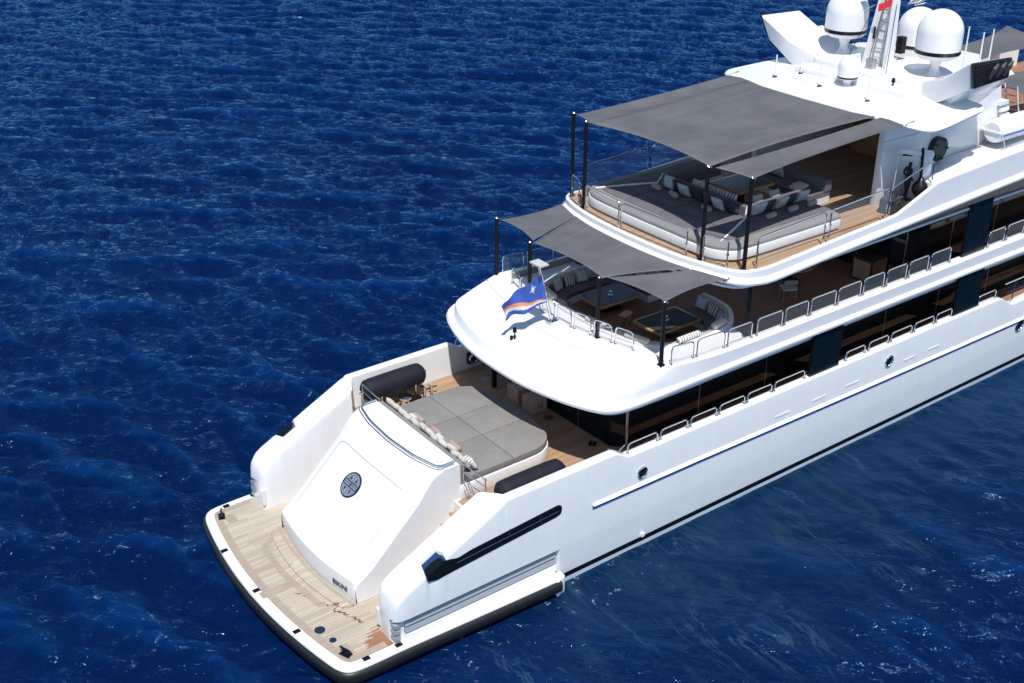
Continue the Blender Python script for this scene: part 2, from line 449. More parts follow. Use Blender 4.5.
    # flecks and foam
    fl = g.noise(st, 5.5, 4, 0.7)
    patch = g.smooth(g.noise(P, 0.28, 3, 0.6), 0.55, 0.70)
    fle = g.math('MULTIPLY', g.smooth(fl, 0.725, 0.77), patch)
    wc = g.math('MULTIPLY', g.smooth(g.noise(P, 0.55, 3, 0.6), 0.70, 0.745), g.math('MULTIPLY', g.smooth(fl, 0.47, 0.60), g.smooth(zz, 0.03, 0.16)))
    dn = g.math('MULTIPLY', g.smooth(d, 2.6, 0.6), g.math('MULTIPLY', g.smooth(d, -0.2, 0.1), g.math('MULTIPLY', g.smooth(x, -1.5, 1.0), g.smooth(x, 12.0, 7.0))))
    sp = g.math('MULTIPLY', g.smooth(g.noise(P, 3.0, 6, 0.72), 0.60, 0.68), dn)
    foam = g.math('MAXIMUM', g.math('MULTIPLY', fle, 0.4), g.math('MAXIMUM', wc, g.math('MULTIPLY', sp, 0.45)))
    col = g.mix(foam, col, (0.62, 0.68, 0.74))
    n1 = g.noise(st, 1.9, 5, 0.58, 0.3); n2 = g.noise(st, 5.5, 4, 0.6, 0.3)
    bm1 = g.bump(n1, 1.0, 0.27); bm2 = g.bump(n2, 0.6, 0.07, bm1)
    far_ = g.math('SUBTRACT', 1.0, g.math('MULTIPLY', near, 0.72))
    for b_, k_ in ((bm1, 1.0), (bm2, 0.6)): g.l(g.math('MULTIPLY', far_, k_), b_.node.inputs['Strength'])
    # body colour from below the surface + Fresnel reflection filtered by the deep blue water
    df = g.n('BsdfDiffuse'); g.l(col, df.inputs[0])
    gl = g.n('BsdfGlossy'); gl.inputs['Color'].default_value = (0.27, 0.58, 1.0, 1); g.l(bm2, gl.inputs['Normal'])
    g.l(g.math('ADD', 0.09, g.math('MULTIPLY', g.math('MAXIMUM', foam, wash), 0.4)), gl.inputs['Roughness'])
    fr = g.n('Fresnel'); fr.inputs['IOR'].default_value = 1.36; g.l(bm2, fr.inputs['Normal'])
    ms = g.n('MixShader'); g.l(fr.outputs[0], ms.inputs[0]); g.l(df.outputs[0], ms.inputs[1]); g.l(gl.outputs[0], ms.inputs[2])
    outn = [n_ for n_ in g.t.nodes if n_.type == 'OUTPUT_MATERIAL'][0]
    g.l(ms.outputs[0], outn.inputs[0]); g.t.nodes.remove(g.b)
    o = link_mesh('sea', me, m, ang=0)
    tag(o, kind='structure')
build_water()

# ------------------------------------------------------------------ the yacht
Y = empty('yacht', (0, 0, 0), 0, 'large white motor yacht with stacked aft decks, teak stern platform and grey shade sails', 'yacht')
def part(name, bm, m, parent=Y, ang=35, label=None):
    o = from_bm(name, bm, m, parent, ang=ang)
    if label: o['label'] = label
    return o
HW = 4.45
# hull: section loft both sides, gunwale profile measured
def zg(x):
    return interp([1.60, 1.66, 1.75, 1.95, 5.10, 5.3, 9.25, 9.72, 28.3, 29.15, 36, 58], [1.55, 1.85, 2.02, 2.24, 3.80, 3.84, 3.84, 3.56, 3.52, 3.02, 3.3, 5.4], x)
def yin(x):
    return interp([1.6, 1.75, 5.0, 5.35, 58], [3.62, 3.45, 3.47, 4.13, 4.13], x)
def hullw(x):
    return interp([1.6, 1.64, 1.72, 1.9, 2.1, 34, 40, 46, 52, 56, 58], [4.25, 4.32, 4.40, 4.44, HW, HW, 4.2, 3.5, 2.2, 0.9, 0.1], x)
bm = B()
stx = [1.60, 1.62, 1.66, 1.72, 1.80, 1.9, 2.1, 2.6, 2.62, 2.66, 2.72, 2.9, 3.18, 3.24, 3.28, 3.30, 4, 4.6, 4.95, 5.05, 5.15, 5.28, 5.36, 6, 7, 7.14, 7.18, 8, 9.2, 9.3, 9.5, 9.7, 9.8, 11, 14, 18, 22, 26, 28.2, 28.4, 28.75, 29.1, 29.3, 32, 34, 37, 40, 43, 46, 49, 52, 54, 56, 58]
for sgn in (1, -1):
    rings = []
    for x in stx:
        w = hullw(x); g_ = zg(x); yi = min(yin(x), w-0.03); zb = 0.45
        r = 0.16 if x < 5.2 else 0.05
        if x > 5.2: r = 0.05
        r = min(r, (w-yi)*0.3)
        sec = [(w*0.86, -1.6), (w*0.955, -0.5), (w*0.982, 0.0), (w*0.992, 0.5), (w, 1.1), (w, 2.2), (w, g_-r*1.3),
               (w-r*0.12, g_-r*0.62), (w-r*0.45, g_-r*0.2), (w-r*1.1, g_), (yi+r*0.8, g_), (yi+r*0.2, g_-r*0.2), (yi, g_-r), (yi, zb)]
        rec = 0.13 if x < 7.16 else 0.0
        sec[3] = (sec[3][0]-rec, 0.5); sec[4:6] = [(w-rec-0.001, 1.30), (w, 1.345), (w, 1.40)]
        if 2.615 < x < 3.285:      # notch for the wrap-round side window
            t_ = min(1.0, (x-2.60)/0.12, (3.30-x)/0.12); dd = 0.40*t_
            sec[7:11] = [(w, sec[7][1]-dd), (w-0.04, g_-dd-0.02), (w-0.34*t_-0.02, g_-dd), (w-0.42*t_-0.05, g_)]
            sec[10] = (max(sec[10][0], yi+r*0.8), g_)
        if x < 2.05:   # wing nose starts above the platform
            sec = [(a, max(b, 0.45)) for a, b in sec]
        rings.append([(x, sgn*a, b) for a, b in sec])
    loft(bm, rings, closed=False)
    # nose cap
    f0 = [bm.verts.new(p) for p in rings[0]]
    try: bm.faces.new(f0)
    except ValueError: pass
# aft transom under platform and bottom
loft(bm, [[(2.0, s*4.2, z) for s in (1, -1)] for z in (-1.5, 0.44)])
bmesh.ops.remove_doubles(bm, verts=bm.verts, dist=0.0005)
hull = part('hull', bm, M['hull'], ang=32)

# stripes, rub rail and fittings on both sides
for sgn in (1, -1):
    def side_strip(name, xs, z0f, z1f, out, m, parent=Y, out1=None, inn=-0.02):
        b = B(); rr = []
        for x in xs:
            w = hullw(x)
            a0 = 1.0
            def yy(z, o): 
                f = 0.982+0.01*z/0.5 if z < 0.5 else min(1.0, 0.992+0.008*(z-0.5)/0.6)
                return sgn*(w*f+o)
            z0, z1 = z0f(x), z1f(x)
            o1 = out if out1 is None else out1
            rr.append([(x, yy(z0, inn), z0), (x, yy(z0, out), z0), (x, yy(z1, o1), z1), (x, yy(z1, inn), z1+0.02)])
        loft(b, rr, cap=True)
        return part(name, b, m, parent)
    xs = [7.2, 12, 20, 28, 34, 40, 46, 52, 56]
    side_strip('boot_stripe', xs, lambda x: 0.17, lambda x: 0.35, 0.006, M['boot'], hull)
    xr = [8.38, 8.45, 12.7, 20.4, 30, 34, 40, 46, 52]
    zr = lambda x: interp([8.4, 12.7, 20.4, 30, 40, 52], [2.40, 2.37, 2.26, 2.18, 2.6, 3.6], x)
    side_strip('rub_rail', xr, lambda x: zr(x)-0.02, lambda x: zr(x)+0.07, 0.075, M['white'], hull, out1=0.0)
    side_strip('blue_stripe', xr, lambda x: zr(x)-0.155, lambda x: zr(x)-0.03, 0.012, M['blue'], hull)
    # ledges above the platform
    xl = [1.95, 3.0, 5, 7.1]
    for k, (z0, z1, o, mm) in enumerate(((0.62, 0.80, 0.03, M['white']), (0.86, 1.00, -0.03, M['strake']), (1.07, 1.20, -0.06, M['strake']))):
        side_strip('rubbing_strake', xl, lambda x, z0=z0: z0, lambda x, z1=z1: z1, o, mm, hull, out1=o-0.05, inn=-0.15)
    side_strip('recess_shade_plate', xl, lambda x: 0.60, lambda x: 1.30, -0.125, M['recess'], hull, inn=-0.16)  # dark plate over the hull, painted in for shade behind the strakes
    # strakes round the nose
    b = B()
    for z in (0.70, 0.90, 1.10): box(b, 1.62, 1.80, sgn*3.80, sgn*4.36, z, z+0.13, 0.03)
    part('rubbing_strake', b, M['strake'], hull)
    b = B(); box(b, 1.585, 1.70, sgn*3.46, sgn*3.60, 0.78, 1.30, 0.02); part('fairlead_recess', b, M['hull'], hull)
    # slotted side window of the wing
    b = B()
    sl_ = [(2.63, 2.33), (2.72, 2.22), (2.95, 2.16), (3.30, 2.20), (7.05, 2.49), (7.22, 2.56), (7.22, 2.80), (7.10, 2.88), (4.05, 2.66), (3.65, 2.58), (3.36, 2.66), (3.2, 2.66), (3.0, 2.58), (2.80, 2.48), (2.66, 2.40)]
    sl_ = [tuple(p) for p in fillet([(a_, 0, b_) for a_, b_ in sl_], 0.10, 4, closed=True)]; sl_ = [(p[0], p[2]) for p in sl_]
    prism(b, [(px_, pz_+0.06) for px_, pz_ in sl_], sgn*(HW-0.30), sgn*(HW+0.012), 0.0, axis='y')
    win = part('slot_window', b, M['glass'], hull, ang=20)
    b = B(); 
    rr = []
    for x in np.linspace(2.64, 3.26, 10):
        t_ = min(1.0, (x-2.60)/0.12, (3.30-x)/0.12); g_ = zg(x)
        rr.append([(x, sgn*(HW+0.008), g_-0.20-0.18*t_), (x, sgn*(HW+0.008), g_-0.30*t_-0.06), (x, sgn*(HW-0.07), g_-0.16*t_-0.06), (x, sgn*(HW-0.22), g_-0.10*t_-0.05), (x, sgn*(HW-0.40), g_-0.06)])
    loft(b, rr); part('corner_glass', b, M['glass_blue'], win, ang=80)
    b = B()
    for xm in (5.35, 6.45): box(b, xm-0.02, xm+0.02, sgn*(HW+0.0125), sgn*(HW+0.03), 2.58, 2.86)
    part('window_mullion', b, M['steel'], win)
    b = B(); tube(b, [(3.6, sgn*(HW+0.02), 2.50), (7.1, sgn*(HW+0.02), 2.72)], 0.010, 6); part('window_rail', b, M['steel'], win)
    # portholes / fairleads / freeing ports
    for (px_, pz, r_) in ((10.28, 2.80, 0.17), (21.8, 2.92, 0.19), (29.95, 1.93, 0.24)):
        b = B(); ring = [(px_+r_*math.cos(a), sgn*(HW+0.02), pz+r_*math.sin(a)) for a in [2*math.pi*k/24 for k in range(24)]]
        tube(b, ring, 0.035, 8, closed=True); ph = part('porthole', b, M['steel'], hull)
        b = B(); b.faces.new([b.verts.new((px_+(r_-.02)*math.cos(a), sgn*(HW+0.018), pz+(r_-.02)*math.sin(a))) for a in [2*math.pi*k/24 for k in range(24)]])
        tube(b, [(px_-0.06, sgn*(HW+0.01), pz-0.05), (px_+0.06, sgn*(HW+0.05), pz+0.02)], 0.03, 8)
        part('porthole_glass', b, M['glass'], ph)
    for px_ in (16.4, 18.2, 19.9, 23.0, 24.4):
        b = B(); box(b, px_-0.34, px_+0.34, sgn*(HW-0.01), sgn*(HW+0.012), 2.60, 2.68, 0.0); box(b, px_-0.30, px_+0.30, sgn*(HW), sgn*(HW+0.016), 2.615, 2.645); part('freeing_port', b, M['white'], hull)
    b = B(); box(b, 10.4, 10.52, sgn*(HW-0.06), sgn*(HW+0.03), 0.38, 0.5, 0.02); part('drain_outlet', b, M['white'], hull)

# hull interior floor (structural solid under the main deck) + main deck
bm = B(); box(bm, 5.0, 34, -4.2, 4.2, 2.45, 2.696); prism(bm, [(34, -4.1), (34, 4.1), (42, 3.6), (48, 2.6), (54, 0.9), (54, -0.9), (48, -2.6), (42, -3.6)], 2.45, 2.692)
part('deck_base', bm, M['white2'])
bm = B()
prism(bm, [(5.32, -4.12), (5.32, 4.12), (10.9, 4.12), (10.9, -4.12)], 2.69, 2.705); part('aft_deck', bm, M['teak'])
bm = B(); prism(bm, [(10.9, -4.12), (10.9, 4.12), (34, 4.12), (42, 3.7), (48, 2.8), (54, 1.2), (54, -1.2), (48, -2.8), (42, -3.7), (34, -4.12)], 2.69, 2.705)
part('side_deck', bm, M['teak_shaded'])

# stern platform
half = [(-0.54, 0), (-0.51, 1.0), (-0.43, 2.0), (-0.30, 3.0), (-0.15, 3.85), (-0.06, 4.18), (0.08, 4.40), (0.34, 4.52), (0.9, 4.56), (2.0, 4.58), (4.5, 4.68), (7.0, 4.76)]
halfs = smooth2(half, 5)
C0 = mirror_half(halfs)
def cap_poly(bm, ring3):
    f = bm.faces.new([bm.verts.new(p) for p in ring3]); return f
bm = B()
o1 = offset(C0, 0.03); o2 = offset(C0, 0.07)
rings = [[(p[0], p[1], 0.42) for p in C0], [(p[0], p[1], 0.56) for p in C0], [(p[0], p[1], 0.60) for p in o1], [(p[0], p[1], 0.606) for p in o2]]
loft(bm, rings); cap_poly(bm, rings[-1]); cap_poly(bm, rings[0])
plat = part('stern_platform', bm, M['white'], ang=50)
bm = B()
cf = [(p[0], p[1]) for p in C0]
out_ = offset(C0, -0.10); lo_ = offset(C0, 0.10); lo2 = offset(C0, 0.45)
loft(bm, [[(p[0], p[1], 0.50) for p in offset(C0, 0.0)], [(p[0], p[1], 0.47) for p in offset(C0, -0.08)], [(p[0], p[1], 0.38) for p in out_], [(p[0], p[1], 0.18) for p in offset(C0, -0.09)], [(p[0], p[1], 0.02) for p in lo_], [(p[0], p[1], -0.30) for p in lo2]])
bmesh.ops.recalc_face_normals(bm, faces=bm.faces)
part('platform_fender', bm, M['black'], plat, ang=60)
bm = B()
for s in (1, -1): prism(bm, [(6.85, s*4.40), (7.25, s*4.40), (7.22, s*4.70), (6.85, s*4.80)], -0.05, 0.56, 0.06, 3)
part('platform_end', bm, M['white'], plat)
# teak of the platform
C1 = [p for p in offset(C0, 0.27) if p[0] < 1.62]
b_in = [(1.62, -3.46), (3.2, -3.42), (3.2, 3.42), (1.62, 3.46)]
def clip_port(c): return c
tk = [(p[0], p[1]) for p in C1]
tk = [(1.62, tk[0][1])] + tk + [(1.62, tk[-1][1])] + b_in
bm = B(); prism(bm, tk, 0.55, 0.612); part('platform_teak', bm, M['teak_grey'], plat)
# margin board
C2 = [p for p in offset(C0, 0.275) if p[0] < 1.6]; C3 = [p for p in offset(C0, 0.50) if True]
sel = [i for i, p in enumerate(offset(C0, 0.275)) if p[0] < 1.6]
A_ = offset(C0, 0.275); D_ = offset(C0, 0.50)
bm = B(); loft(bm, [[(A_[i][0], A_[i][1], 0.6165) for i in sel], [(D_[i][0], D_[i][1], 0.6165) for i in sel]])
part('margin_board', bm, M['trim_teak'], plat)
bm = B()
arc = [(1.62-0.28*(1-(y/2.26)**2)-0.02, y) for y in np.linspace(2.35, -2.35, 24)]
prism(bm, arc+[(p[0]-0.42, p[1]*0.93) for p in reversed(arc)], 0.60, 0.665, 0.01); part('transom_step', bm, M['teak_grey'], plat)
bm = B()
# inlaid frame aft of the transom and hatch outlines
def strip(bm, pts, w, z):
    P_ = [Vector((p[0], p[1], 0)) for p in pts]; L_, R_ = [], []
    for i in range(len(P_)):
        t = (P_[min(i+1, len(P_)-1)]-P_[max(i-1, 0)]).normalized(); n = Vector((-t.y, t.x, 0))
        L_.append((P_[i].x+n.x*w/2, P_[i].y+n.y*w/2, z)); R_.append((P_[i].x-n.x*w/2, P_[i].y-n.y*w/2, z))
    loft(bm, [L_, R_])
strip(bm, [(1.50, 2.30), (1.33, 1.2), (1.27, 0), (1.33, -1.2), (1.52, -2.30)], 0.10, 0.668)
strip(bm, fillet([(1.2, 1.9, 0), (0.72, 1.75, 0), (0.60, 0.2, 0), (0.78, -1.7, 0), (0.95, -1.72, 0)], 0.2), 0.20, 0.6175)
part('inlaid_border', bm, M['trim_teak'], plat)
for (x, y, w, l) in ((0.15, 0.75, 0.26, 0.75), (0.10, -0.35, 0.30, 0.95), (0.55, 3.65, 0.45, 0.30), (0.45, -3.75, 0.45, 0.30)):
    bm = B(); box(bm, x-l/2, x+l/2, y-w/2, y+w/2, 0.60, 0.619); part('hatch_cover', bm, M['trim_teak'], plat)
for (x, y, r) in ((0.27, -2.63, 0.15), (0.36, -3.20, 0.10)):
    bm = B(); cyl(bm, x, y, 0.60, 0.626, r, seg=20); part('deck_plug', bm, M['emblem_d'], plat)
for (x, y) in ((-0.31, 2.24), (-0.37, -0.04), (-0.26, -2.30), (0.72, -4.36), (1.69, -4.42), (0.72, 4.36), (1.69, 4.42)):
    bm = B(); box(bm, x-0.10, x+0.10, y-0.07, y+0.07, 0.60, 0.628, 0.012)
    for k in (0, 1): pass
    o = part('fairlead', bm, M['boot'], plat)
for s in (1, -1):
    c_ = empty('deck_cleat', (0.36, s*3.90, 0.615)); c_.parent = plat
    bm = B(); box(bm, -0.16, 0.16, -0.10, 0.10, 0, 0.03, 0.01); cyl(bm, -0.08, 0, 0.03, 0.16, 0.035); cyl(bm, 0.08, 0, 0.03, 0.16, 0.035)
    tube(bm, [(-0.20, 0.02, 0.17), (-0.1, 0, 0.18), (0.1, 0, 0.18), (0.20, -0.02, 0.17)], 0.03, 8)
    # cleats are single-mesh parts
    bpy.data.objects.remove(c_)
    bmesh.ops.transform(bm, matrix=Matrix.Translation((0.36, s*3.90, 0.615)) @ Matrix.Rotation(R(70*s), 4, 'Z'), verts=bm.verts)
    part('deck_cleat', bm, M['boot'], plat)

# transom garage box
prof = [(1.66, 0.60), (1.62, 1.10), (1.62, 1.33), (1.69, 1.43), (2.0, 1.72), (2.6, 2.29), (3.2, 2.87), (3.65, 3.29), (3.92, 3.55), (4.15, 3.75), (4.33, 3.87), (4.49, 3.92), (4.68, 3.94), (5.16, 3.94), (5.19, 3.91), (5.20, 2.6)]
ys = [0, .12, .25, .4, .55, .7, .8, .88, .94, .975, 1.0]
ys = [-v for v in reversed(ys)] + ys[1:]
rings = []
for (x, z) in prof:
    ring = []
    for v in ys:
        hw = 2.26; y = v*hw
        c_ = 0.30*(1-(y/1.75)**2)
        if z < 1.30: dxx, dzz = -0.28*(1-v*v), 0
        elif z > 3.85:
            t = min(1, (z-3.85)/0.09); dxx, dzz = (-0.22*(1-v*v) if x < 5.1 else 0), 0
        else:
            f = interp([1.30, 1.6, 3.3, 3.85], [0, 1, 1, 0], z)
            dxx = -0.28*(1-v*v)*(1-f) - c_*0.5*f - 0.0; dzz = c_*0.5*f
        e = max(0, (abs(v)-0.93)/0.07)
        fall = 0.10*e*e if 1.2 < z < 3.93 else 0
        if x >= 4.68: fall = 0.05*e*e if z > 3.9 else 0
        ring.append((x+dxx+fall*0.8, y*(1 if z > 3.9 else 1), z+dzz-fall))
    rings.append(ring)
bm = B(); loft(bm, rings)
for s in (0, -1):
    # side skirts down to the platform
    col_ = [r[s] for r in rings]
    base = [(p[0], p[1], min(p[2], 0.5)) for p in col_]
    loft(bm, [col_, base])
box_o = part('transom_door', bm, M['white'], ang=26)
# panel seam lines on the transom door
def surf(xp, y):
    v = y/2.26
    # locate on profile by profile x
    z = float(np.interp(xp, [p[0] for p in prof[3:13]], [p[1] for p in prof[3:13]]))
    c_ = 0.30*(1-(y/1.75)**2); f = interp([1.30, 1.6, 3.3, 3.85], [0, 1, 1, 0], z)
    return Vector((xp - 0.28*(1-v*v)*(1-f) - c_*0.5*f, y, z + c_*0.5*f))
bm = B()
seam = [surf(x, 1.80) for x in np.linspace(1.8, 3.55, 12)] + [surf(3.62, 1.70)] + [surf(3.66, y) for y in np.linspace(1.55, -1.68, 16)] + [surf(x, -1.80) for x in np.linspace(3.6, 1.8, 12)]
tube(bm, [p+Vector((-0.001, 0, 0.001)) for p in seam], 0.009, 6)
tube(bm, [(1.74, -1.80, 1.42), (1.60, -1.82, 1.25), (1.60, -1.84, 0.62)], 0.01, 6)
part('panel_seam', bm, M['steel2'], box_o)
# emblem, two-layer disc lying on the slope
ec = surf(3.06, 0.0); e1 = surf(2.96, 0.0); e2 = surf(3.16, 0.0)
tx = (e2-e1).normalized(); ty = Vector((0, -1, 0)); tn = tx.cross(ty); tn = tn if tn.z > 0 else -tn
EM = Matrix((( ty.x, tx.x, tn.x, 0), (ty.y, tx.y, tn.y, 0), (ty.z, tx.z, tn.z, 0), (0, 0, 0, 1)))
EM = Matrix.Translation(ec + tn*0.0) @ EM
r_e = 0.40
bm = B(); cyl(bm, 0, 0, -0.05, 0.020, r_e, seg=40); bmesh.ops.transform(bm, matrix=EM, verts=bm.verts)
emb = part('emblem', bm, M['emblem_d'], box_o)
bm = B()
def arcpoly(r0, r1, a0, a1, n=16):
    return [(r1*math.cos(a), r1*math.sin(a)) for a in np.linspace(a0, a1, n)] + [(r0*math.cos(a), r0*math.sin(a)) for a in np.linspace(a1, a0, n)]
for s in (1, -1):
    # two half moons either side of a cross band
    pts = [(0.345*math.cos(a), s*0.345*math.sin(a)) for a in np.linspace(R(14), R(166), 20)]
    prism(bm, pts, 0.018, 0.030)
for x0, x1 in ((-0.32, -0.03), (0.03, 0.32)):
    for s in (1, -1): prism(bm, [(x0, s*0.012), (x1, s*0.012), (x1, s*0.05), (x0, s*0.05)], 0.018, 0.030)
bmesh.ops.transform(bm, matrix=EM, verts=bm.verts); part('emblem_plate', bm, M['emblem'], emb)
bm = B()
for s in (1, -1):
    prism(bm, [(-0.012, s*0.08), (0.012, s*0.08), (0.012, s*0.33), (-0.012, s*0.33)], 0.029, 0.034)
    for t in (1, -1):
        prism(bm, [(t*0.07, s*0.13), (t*0.19, s*0.13), (t*0.13, s*0.25)], 0.029, 0.034)
        prism(bm, arcpoly(0.285, 0.30, R(22) if t > 0 else R(100), R(80) if t > 0 else R(158), 10) if s > 0 else [(a, -b) for a, b in arcpoly(0.285, 0.30, R(22) if t > 0 else R(100), R(80) if t > 0 else R(158), 10)], 0.029, 0.034)
        prism(bm, [(t*0.05, s*0.095), (t*0.27, s*0.095), (t*0.27, s*0.107), (t*0.05, s*0.107)], 0.029, 0.034)
bmesh.ops.transform(bm, matrix=EM, verts=bm.verts); part('emblem_mark', bm, M['emblem_d'], emb)
def text_mesh(txt, size, extr, mtx, m, name, parent):
    cu = bpy.data.curves.new(name, 'FONT'); cu.body = txt; cu.size = size; cu.extrude = extr; cu.align_x = 'CENTER'; cu.align_y = 'CENTER'
    to = bpy.data.objects.new(name, cu); COL.objects.link(to)
    dg = bpy.context.evaluated_depsgraph_get(); me = bpy.data.meshes.new_from_object(to.evaluated_get(dg))
    bpy.data.objects.remove(to); me.transform(mtx)
    return link_mesh(name, me, m, parent, ang=0)
ta = math.atan2(-0.85, 0.24)
text_mesh('BIKINI', 0.24, 0.006, Matrix.Translation((1.482, -1.62, 0.93)) @ Matrix.Rotation(R(-90)+0.175, 4, 'Z') @ Matrix.Rotation(R(90), 4, 'X'), M['grille'], 'port_lettering', box_o)
# rail round the box top
bm = B()
rp = [(5.12, 2.18, 4.0), (4.55, 2.18, 4.0), (4.33, 1.2, 4.0), (4.26, 0, 4.0), (4.33, -1.2, 4.0), (4.55, -2.18, 4.0), (5.12, -2.18, 4.0)]
tube(bm, fillet(rp, 0.22), 0.028, 8)
tube(bm, [(p.x-0.07, p.y*1.02, p.z-0.07) for p in fillet(rp, 0.22)], 0.018, 8)
for p in rp: cyl(bm, p[0], p[1], 3.88, 4.0, 0.015, seg=8)
part('top_rail', bm, M['steel'], box_o)

# side stairs between box and wings
for s in (1, -1):
    bm = B(); tb = B()
    n = 8
    for k in range(n):
        z = 0.6+(2.7-0.6)*(k+1)/n; x0 = 3.0+k*0.30
        box(bm, x0, 5.4, s*2.22, s*3.50, 0.5 if k == 0 else z-0.30, z-0.03)
        box(tb, x0-0.02, x0+0.34, s*2.30, s*3.44, z-0.03, z+0.002, 0.008)
    st = part('side_stairs', bm, M['white2']); part('stair_tread', tb, M['teak'], st)
    # stainless gate at the head of the stairs
    bm = B()
    for z in (3.05, 3.35, 3.65, 3.9): tube(bm, [(5.30, s*2.30, z), (5.34, s*3.40, z)], 0.018, 6)
    for y in (2.32, 3.38): tube(bm, [(5.32, s*y, 2.7), (5.32, s*y, 3.95)], 0.022, 6)
    part('stair_gate', bm, M['steel'])

# ---------- main deckhouse (dark glass)
def glass_house(name, x0, x1, hw, z0, z1, aft_round=0.5, mull=1.8, fwd_taper=True):
    bm = B()
    pl = [(x0, -hw+0.35), (x0-0.08, 0), (x0, hw-0.35), (x0+0.35, hw), (x1, hw), (x1+2.5, hw*0.6), (x1+2.5, -hw*0.6), (x1, -hw), (x0+0.35, -hw)]
    prism(bm, pl, z0, z1); o = part(name, bm, M['glass'], ang=20)
    for s in (1, -1):
        x = x0+0.35
        while x < x1:
            mb = B(); box(mb, x-0.012, x+0.012, s*(hw-0.005), s*(hw+0.006), z0, z1); part('window_mullion', mb, M['steel2'], o); x += mull
    for y in (-1.2, 1.2): mb = B(); box(mb, x0-0.07, x0-0.03, y-0.015, y+0.015, z0, z1); part('window_mullion', mb, M['steel2'], o)
    return o
dh1 = glass_house('main_deckhouse', 10.55, 36, 3.0, 2.70, 4.90, mull=3.1)
bm = B(); tube(bm, [(10.9, -3.03, 4.9), (10.9, -3.03, 2.72)], 0.045, 8); tube(bm, [(10.9, 3.03, 4.9), (10.9, 3.03, 2.72)], 0.045, 8)
part('corner_post', bm, M['steel2'], dh1)
for (x, y) in ((10.2, 3.1), (9.95, -3.95)):
    pass
bm = B(); cyl(bm, 9.9, 2.55, 2.7, 4.95, 0.09); part('deck_pillar', bm, M['carbon'])

# ---------- upper deck shell with long aft overhang
hA = [(8.08, 0), (8.11, 1.0), (8.26, 2.0), (8.52, 3.0), (8.83, 3.75), (9.22, 4.20), (9.95, 4.41), (12, 4.46), (14, 4.45), (20, 4.45), (26, 4.45), (34, 4.45), (42, 3.9)]
hB = [(10.32, 0, 6.03), (10.36, 0.8, 6.03), (10.5, 1.6, 6.03), (10.72, 2.5, 6.03), (10.98, 3.5, 6.02), (11.14, 4.1, 6.0), (11.5, 4.26, 5.92), (12.3, 4.33, 5.84), (14, 4.36, 5.76), (20, 4.37, 5.74), (26, 4.37, 5.72), (34, 4.37, 5.8), (42, 3.8, 5.9)]
hA3 = [(p[0], p[1], 5.0 + min(0.13, 0.05*max(0, p[0]-8.5))) for p in hA]
sA = smooth2(hA3, 5)
# rim curve: smooth aft arc and straight side joined at a crisp corner
sB = smooth2(hB[:6], 5)[:-1] + smooth2(hB[5:], 5)
CA = mirror_half(sA); CB = mirror_half(sB)
def lerp3(a, b, t, dz=0.0): return (a[0]+(b[0]-a[0])*t, a[1]+(b[1]-a[1])*t, a[2]+(b[2]-a[2])*t+dz)
oa = lambda d: offset(CA, d)
r0 = [(p[0], p[1], c[2]+0.06) for p, c in zip(oa(0.35), CA)]
r1 = [(p[0], p[1], c[2]-0.02) for p, c in zip(oa(0.10), CA)]
r2 = [(p[0], p[1], c[2]+0.03) for p, c in zip(oa(0.01), CA)]
r3 = [(p[0], p[1], c[2]+0.11) for p, c in zip(oa(0.0), CA)]
r4 = [(p[0], p[1], c[2]+0.19) for p, c in zip(oa(0.05), CA)]
def aftness(p): return min(1.0, max(0.0, (11.6-p[0])/2.2))
r5, r6, r7 = [], [], []
for p, c, b in zip(oa(0.09), CA, CB):
    w = aftness(c)
    q = oa
    r5.append((p[0]+0.13*w, p[1]*(1-0.02*w), c[2]+0.205+0.02*w))
for a5, b, c in zip(r5, CB, CA):
    w = aftness(c)
    r6.append(lerp3(a5, b, 0.055, 0.20*w)); r7.append(lerp3(a5, b, 0.52, 0.13*w))
r8 = [tuple(b) for b in CB]
r9 = [(p[0], p[1], b[2]+0.025) for p, b in zip(offset(CB, 0.05), CB)]
r10 = [(p[0], p[1], b[2]+0.03) for p, b in zip(offset(CB, 0.34), CB)]
r11 = [(p[0], p[1], b[2]) for p, b in zip(offset(CB, 0.36), CB)]
r12 = [(p[0], p[1], 4.90) for p, b in zip(offset(CB, 0.37), CB)]
bm = B(); loft(bm, [r0, r1, r2, r3, r4, r5, r6, r7, r8, r9, r10, r11, r12])
up_shell = part('upper_deck_bulwark', bm, M['white'], ang=24)
bm = B(); f_ = [(p[0], p[1]) for p in offset(CA, 0.28)]; prism(bm, f_, 4.86, 4.945); part('upper_deck_underside', bm, M['white2'], up_shell)
bm = B(); f_ = [(p[0], p[1]) for p in offset(CB, 0.36)]; prism(bm, f_, 4.90, 4.96); up_deck = part('upper_deck', bm, M['teak_shaded'])
bm = B()
mid = [lerp3(a, b, 0.50, 0.002) for a, b in zip(r7, r8)]
sel = [p for p, c in zip(mid, CA) if c[0] < 9.4]
tube(bm, sel, 0.008, 6); part('panel_seam', bm, M['steel2'], up_shell)
# grey woven lining on the port bulwark
bm = B(); box(bm, 11.7, 15.2, 3.90, 3.955, 5.0, 5.92, 0.01); part('woven_lining', bm, M['wicker'], up_shell)
bm = B(); box(bm, 15.2, 15.5, 3.5, 3.96, 4.96, 6.0, 0.04); part('bulwark_stiffener', bm, M['white'], up_shell)

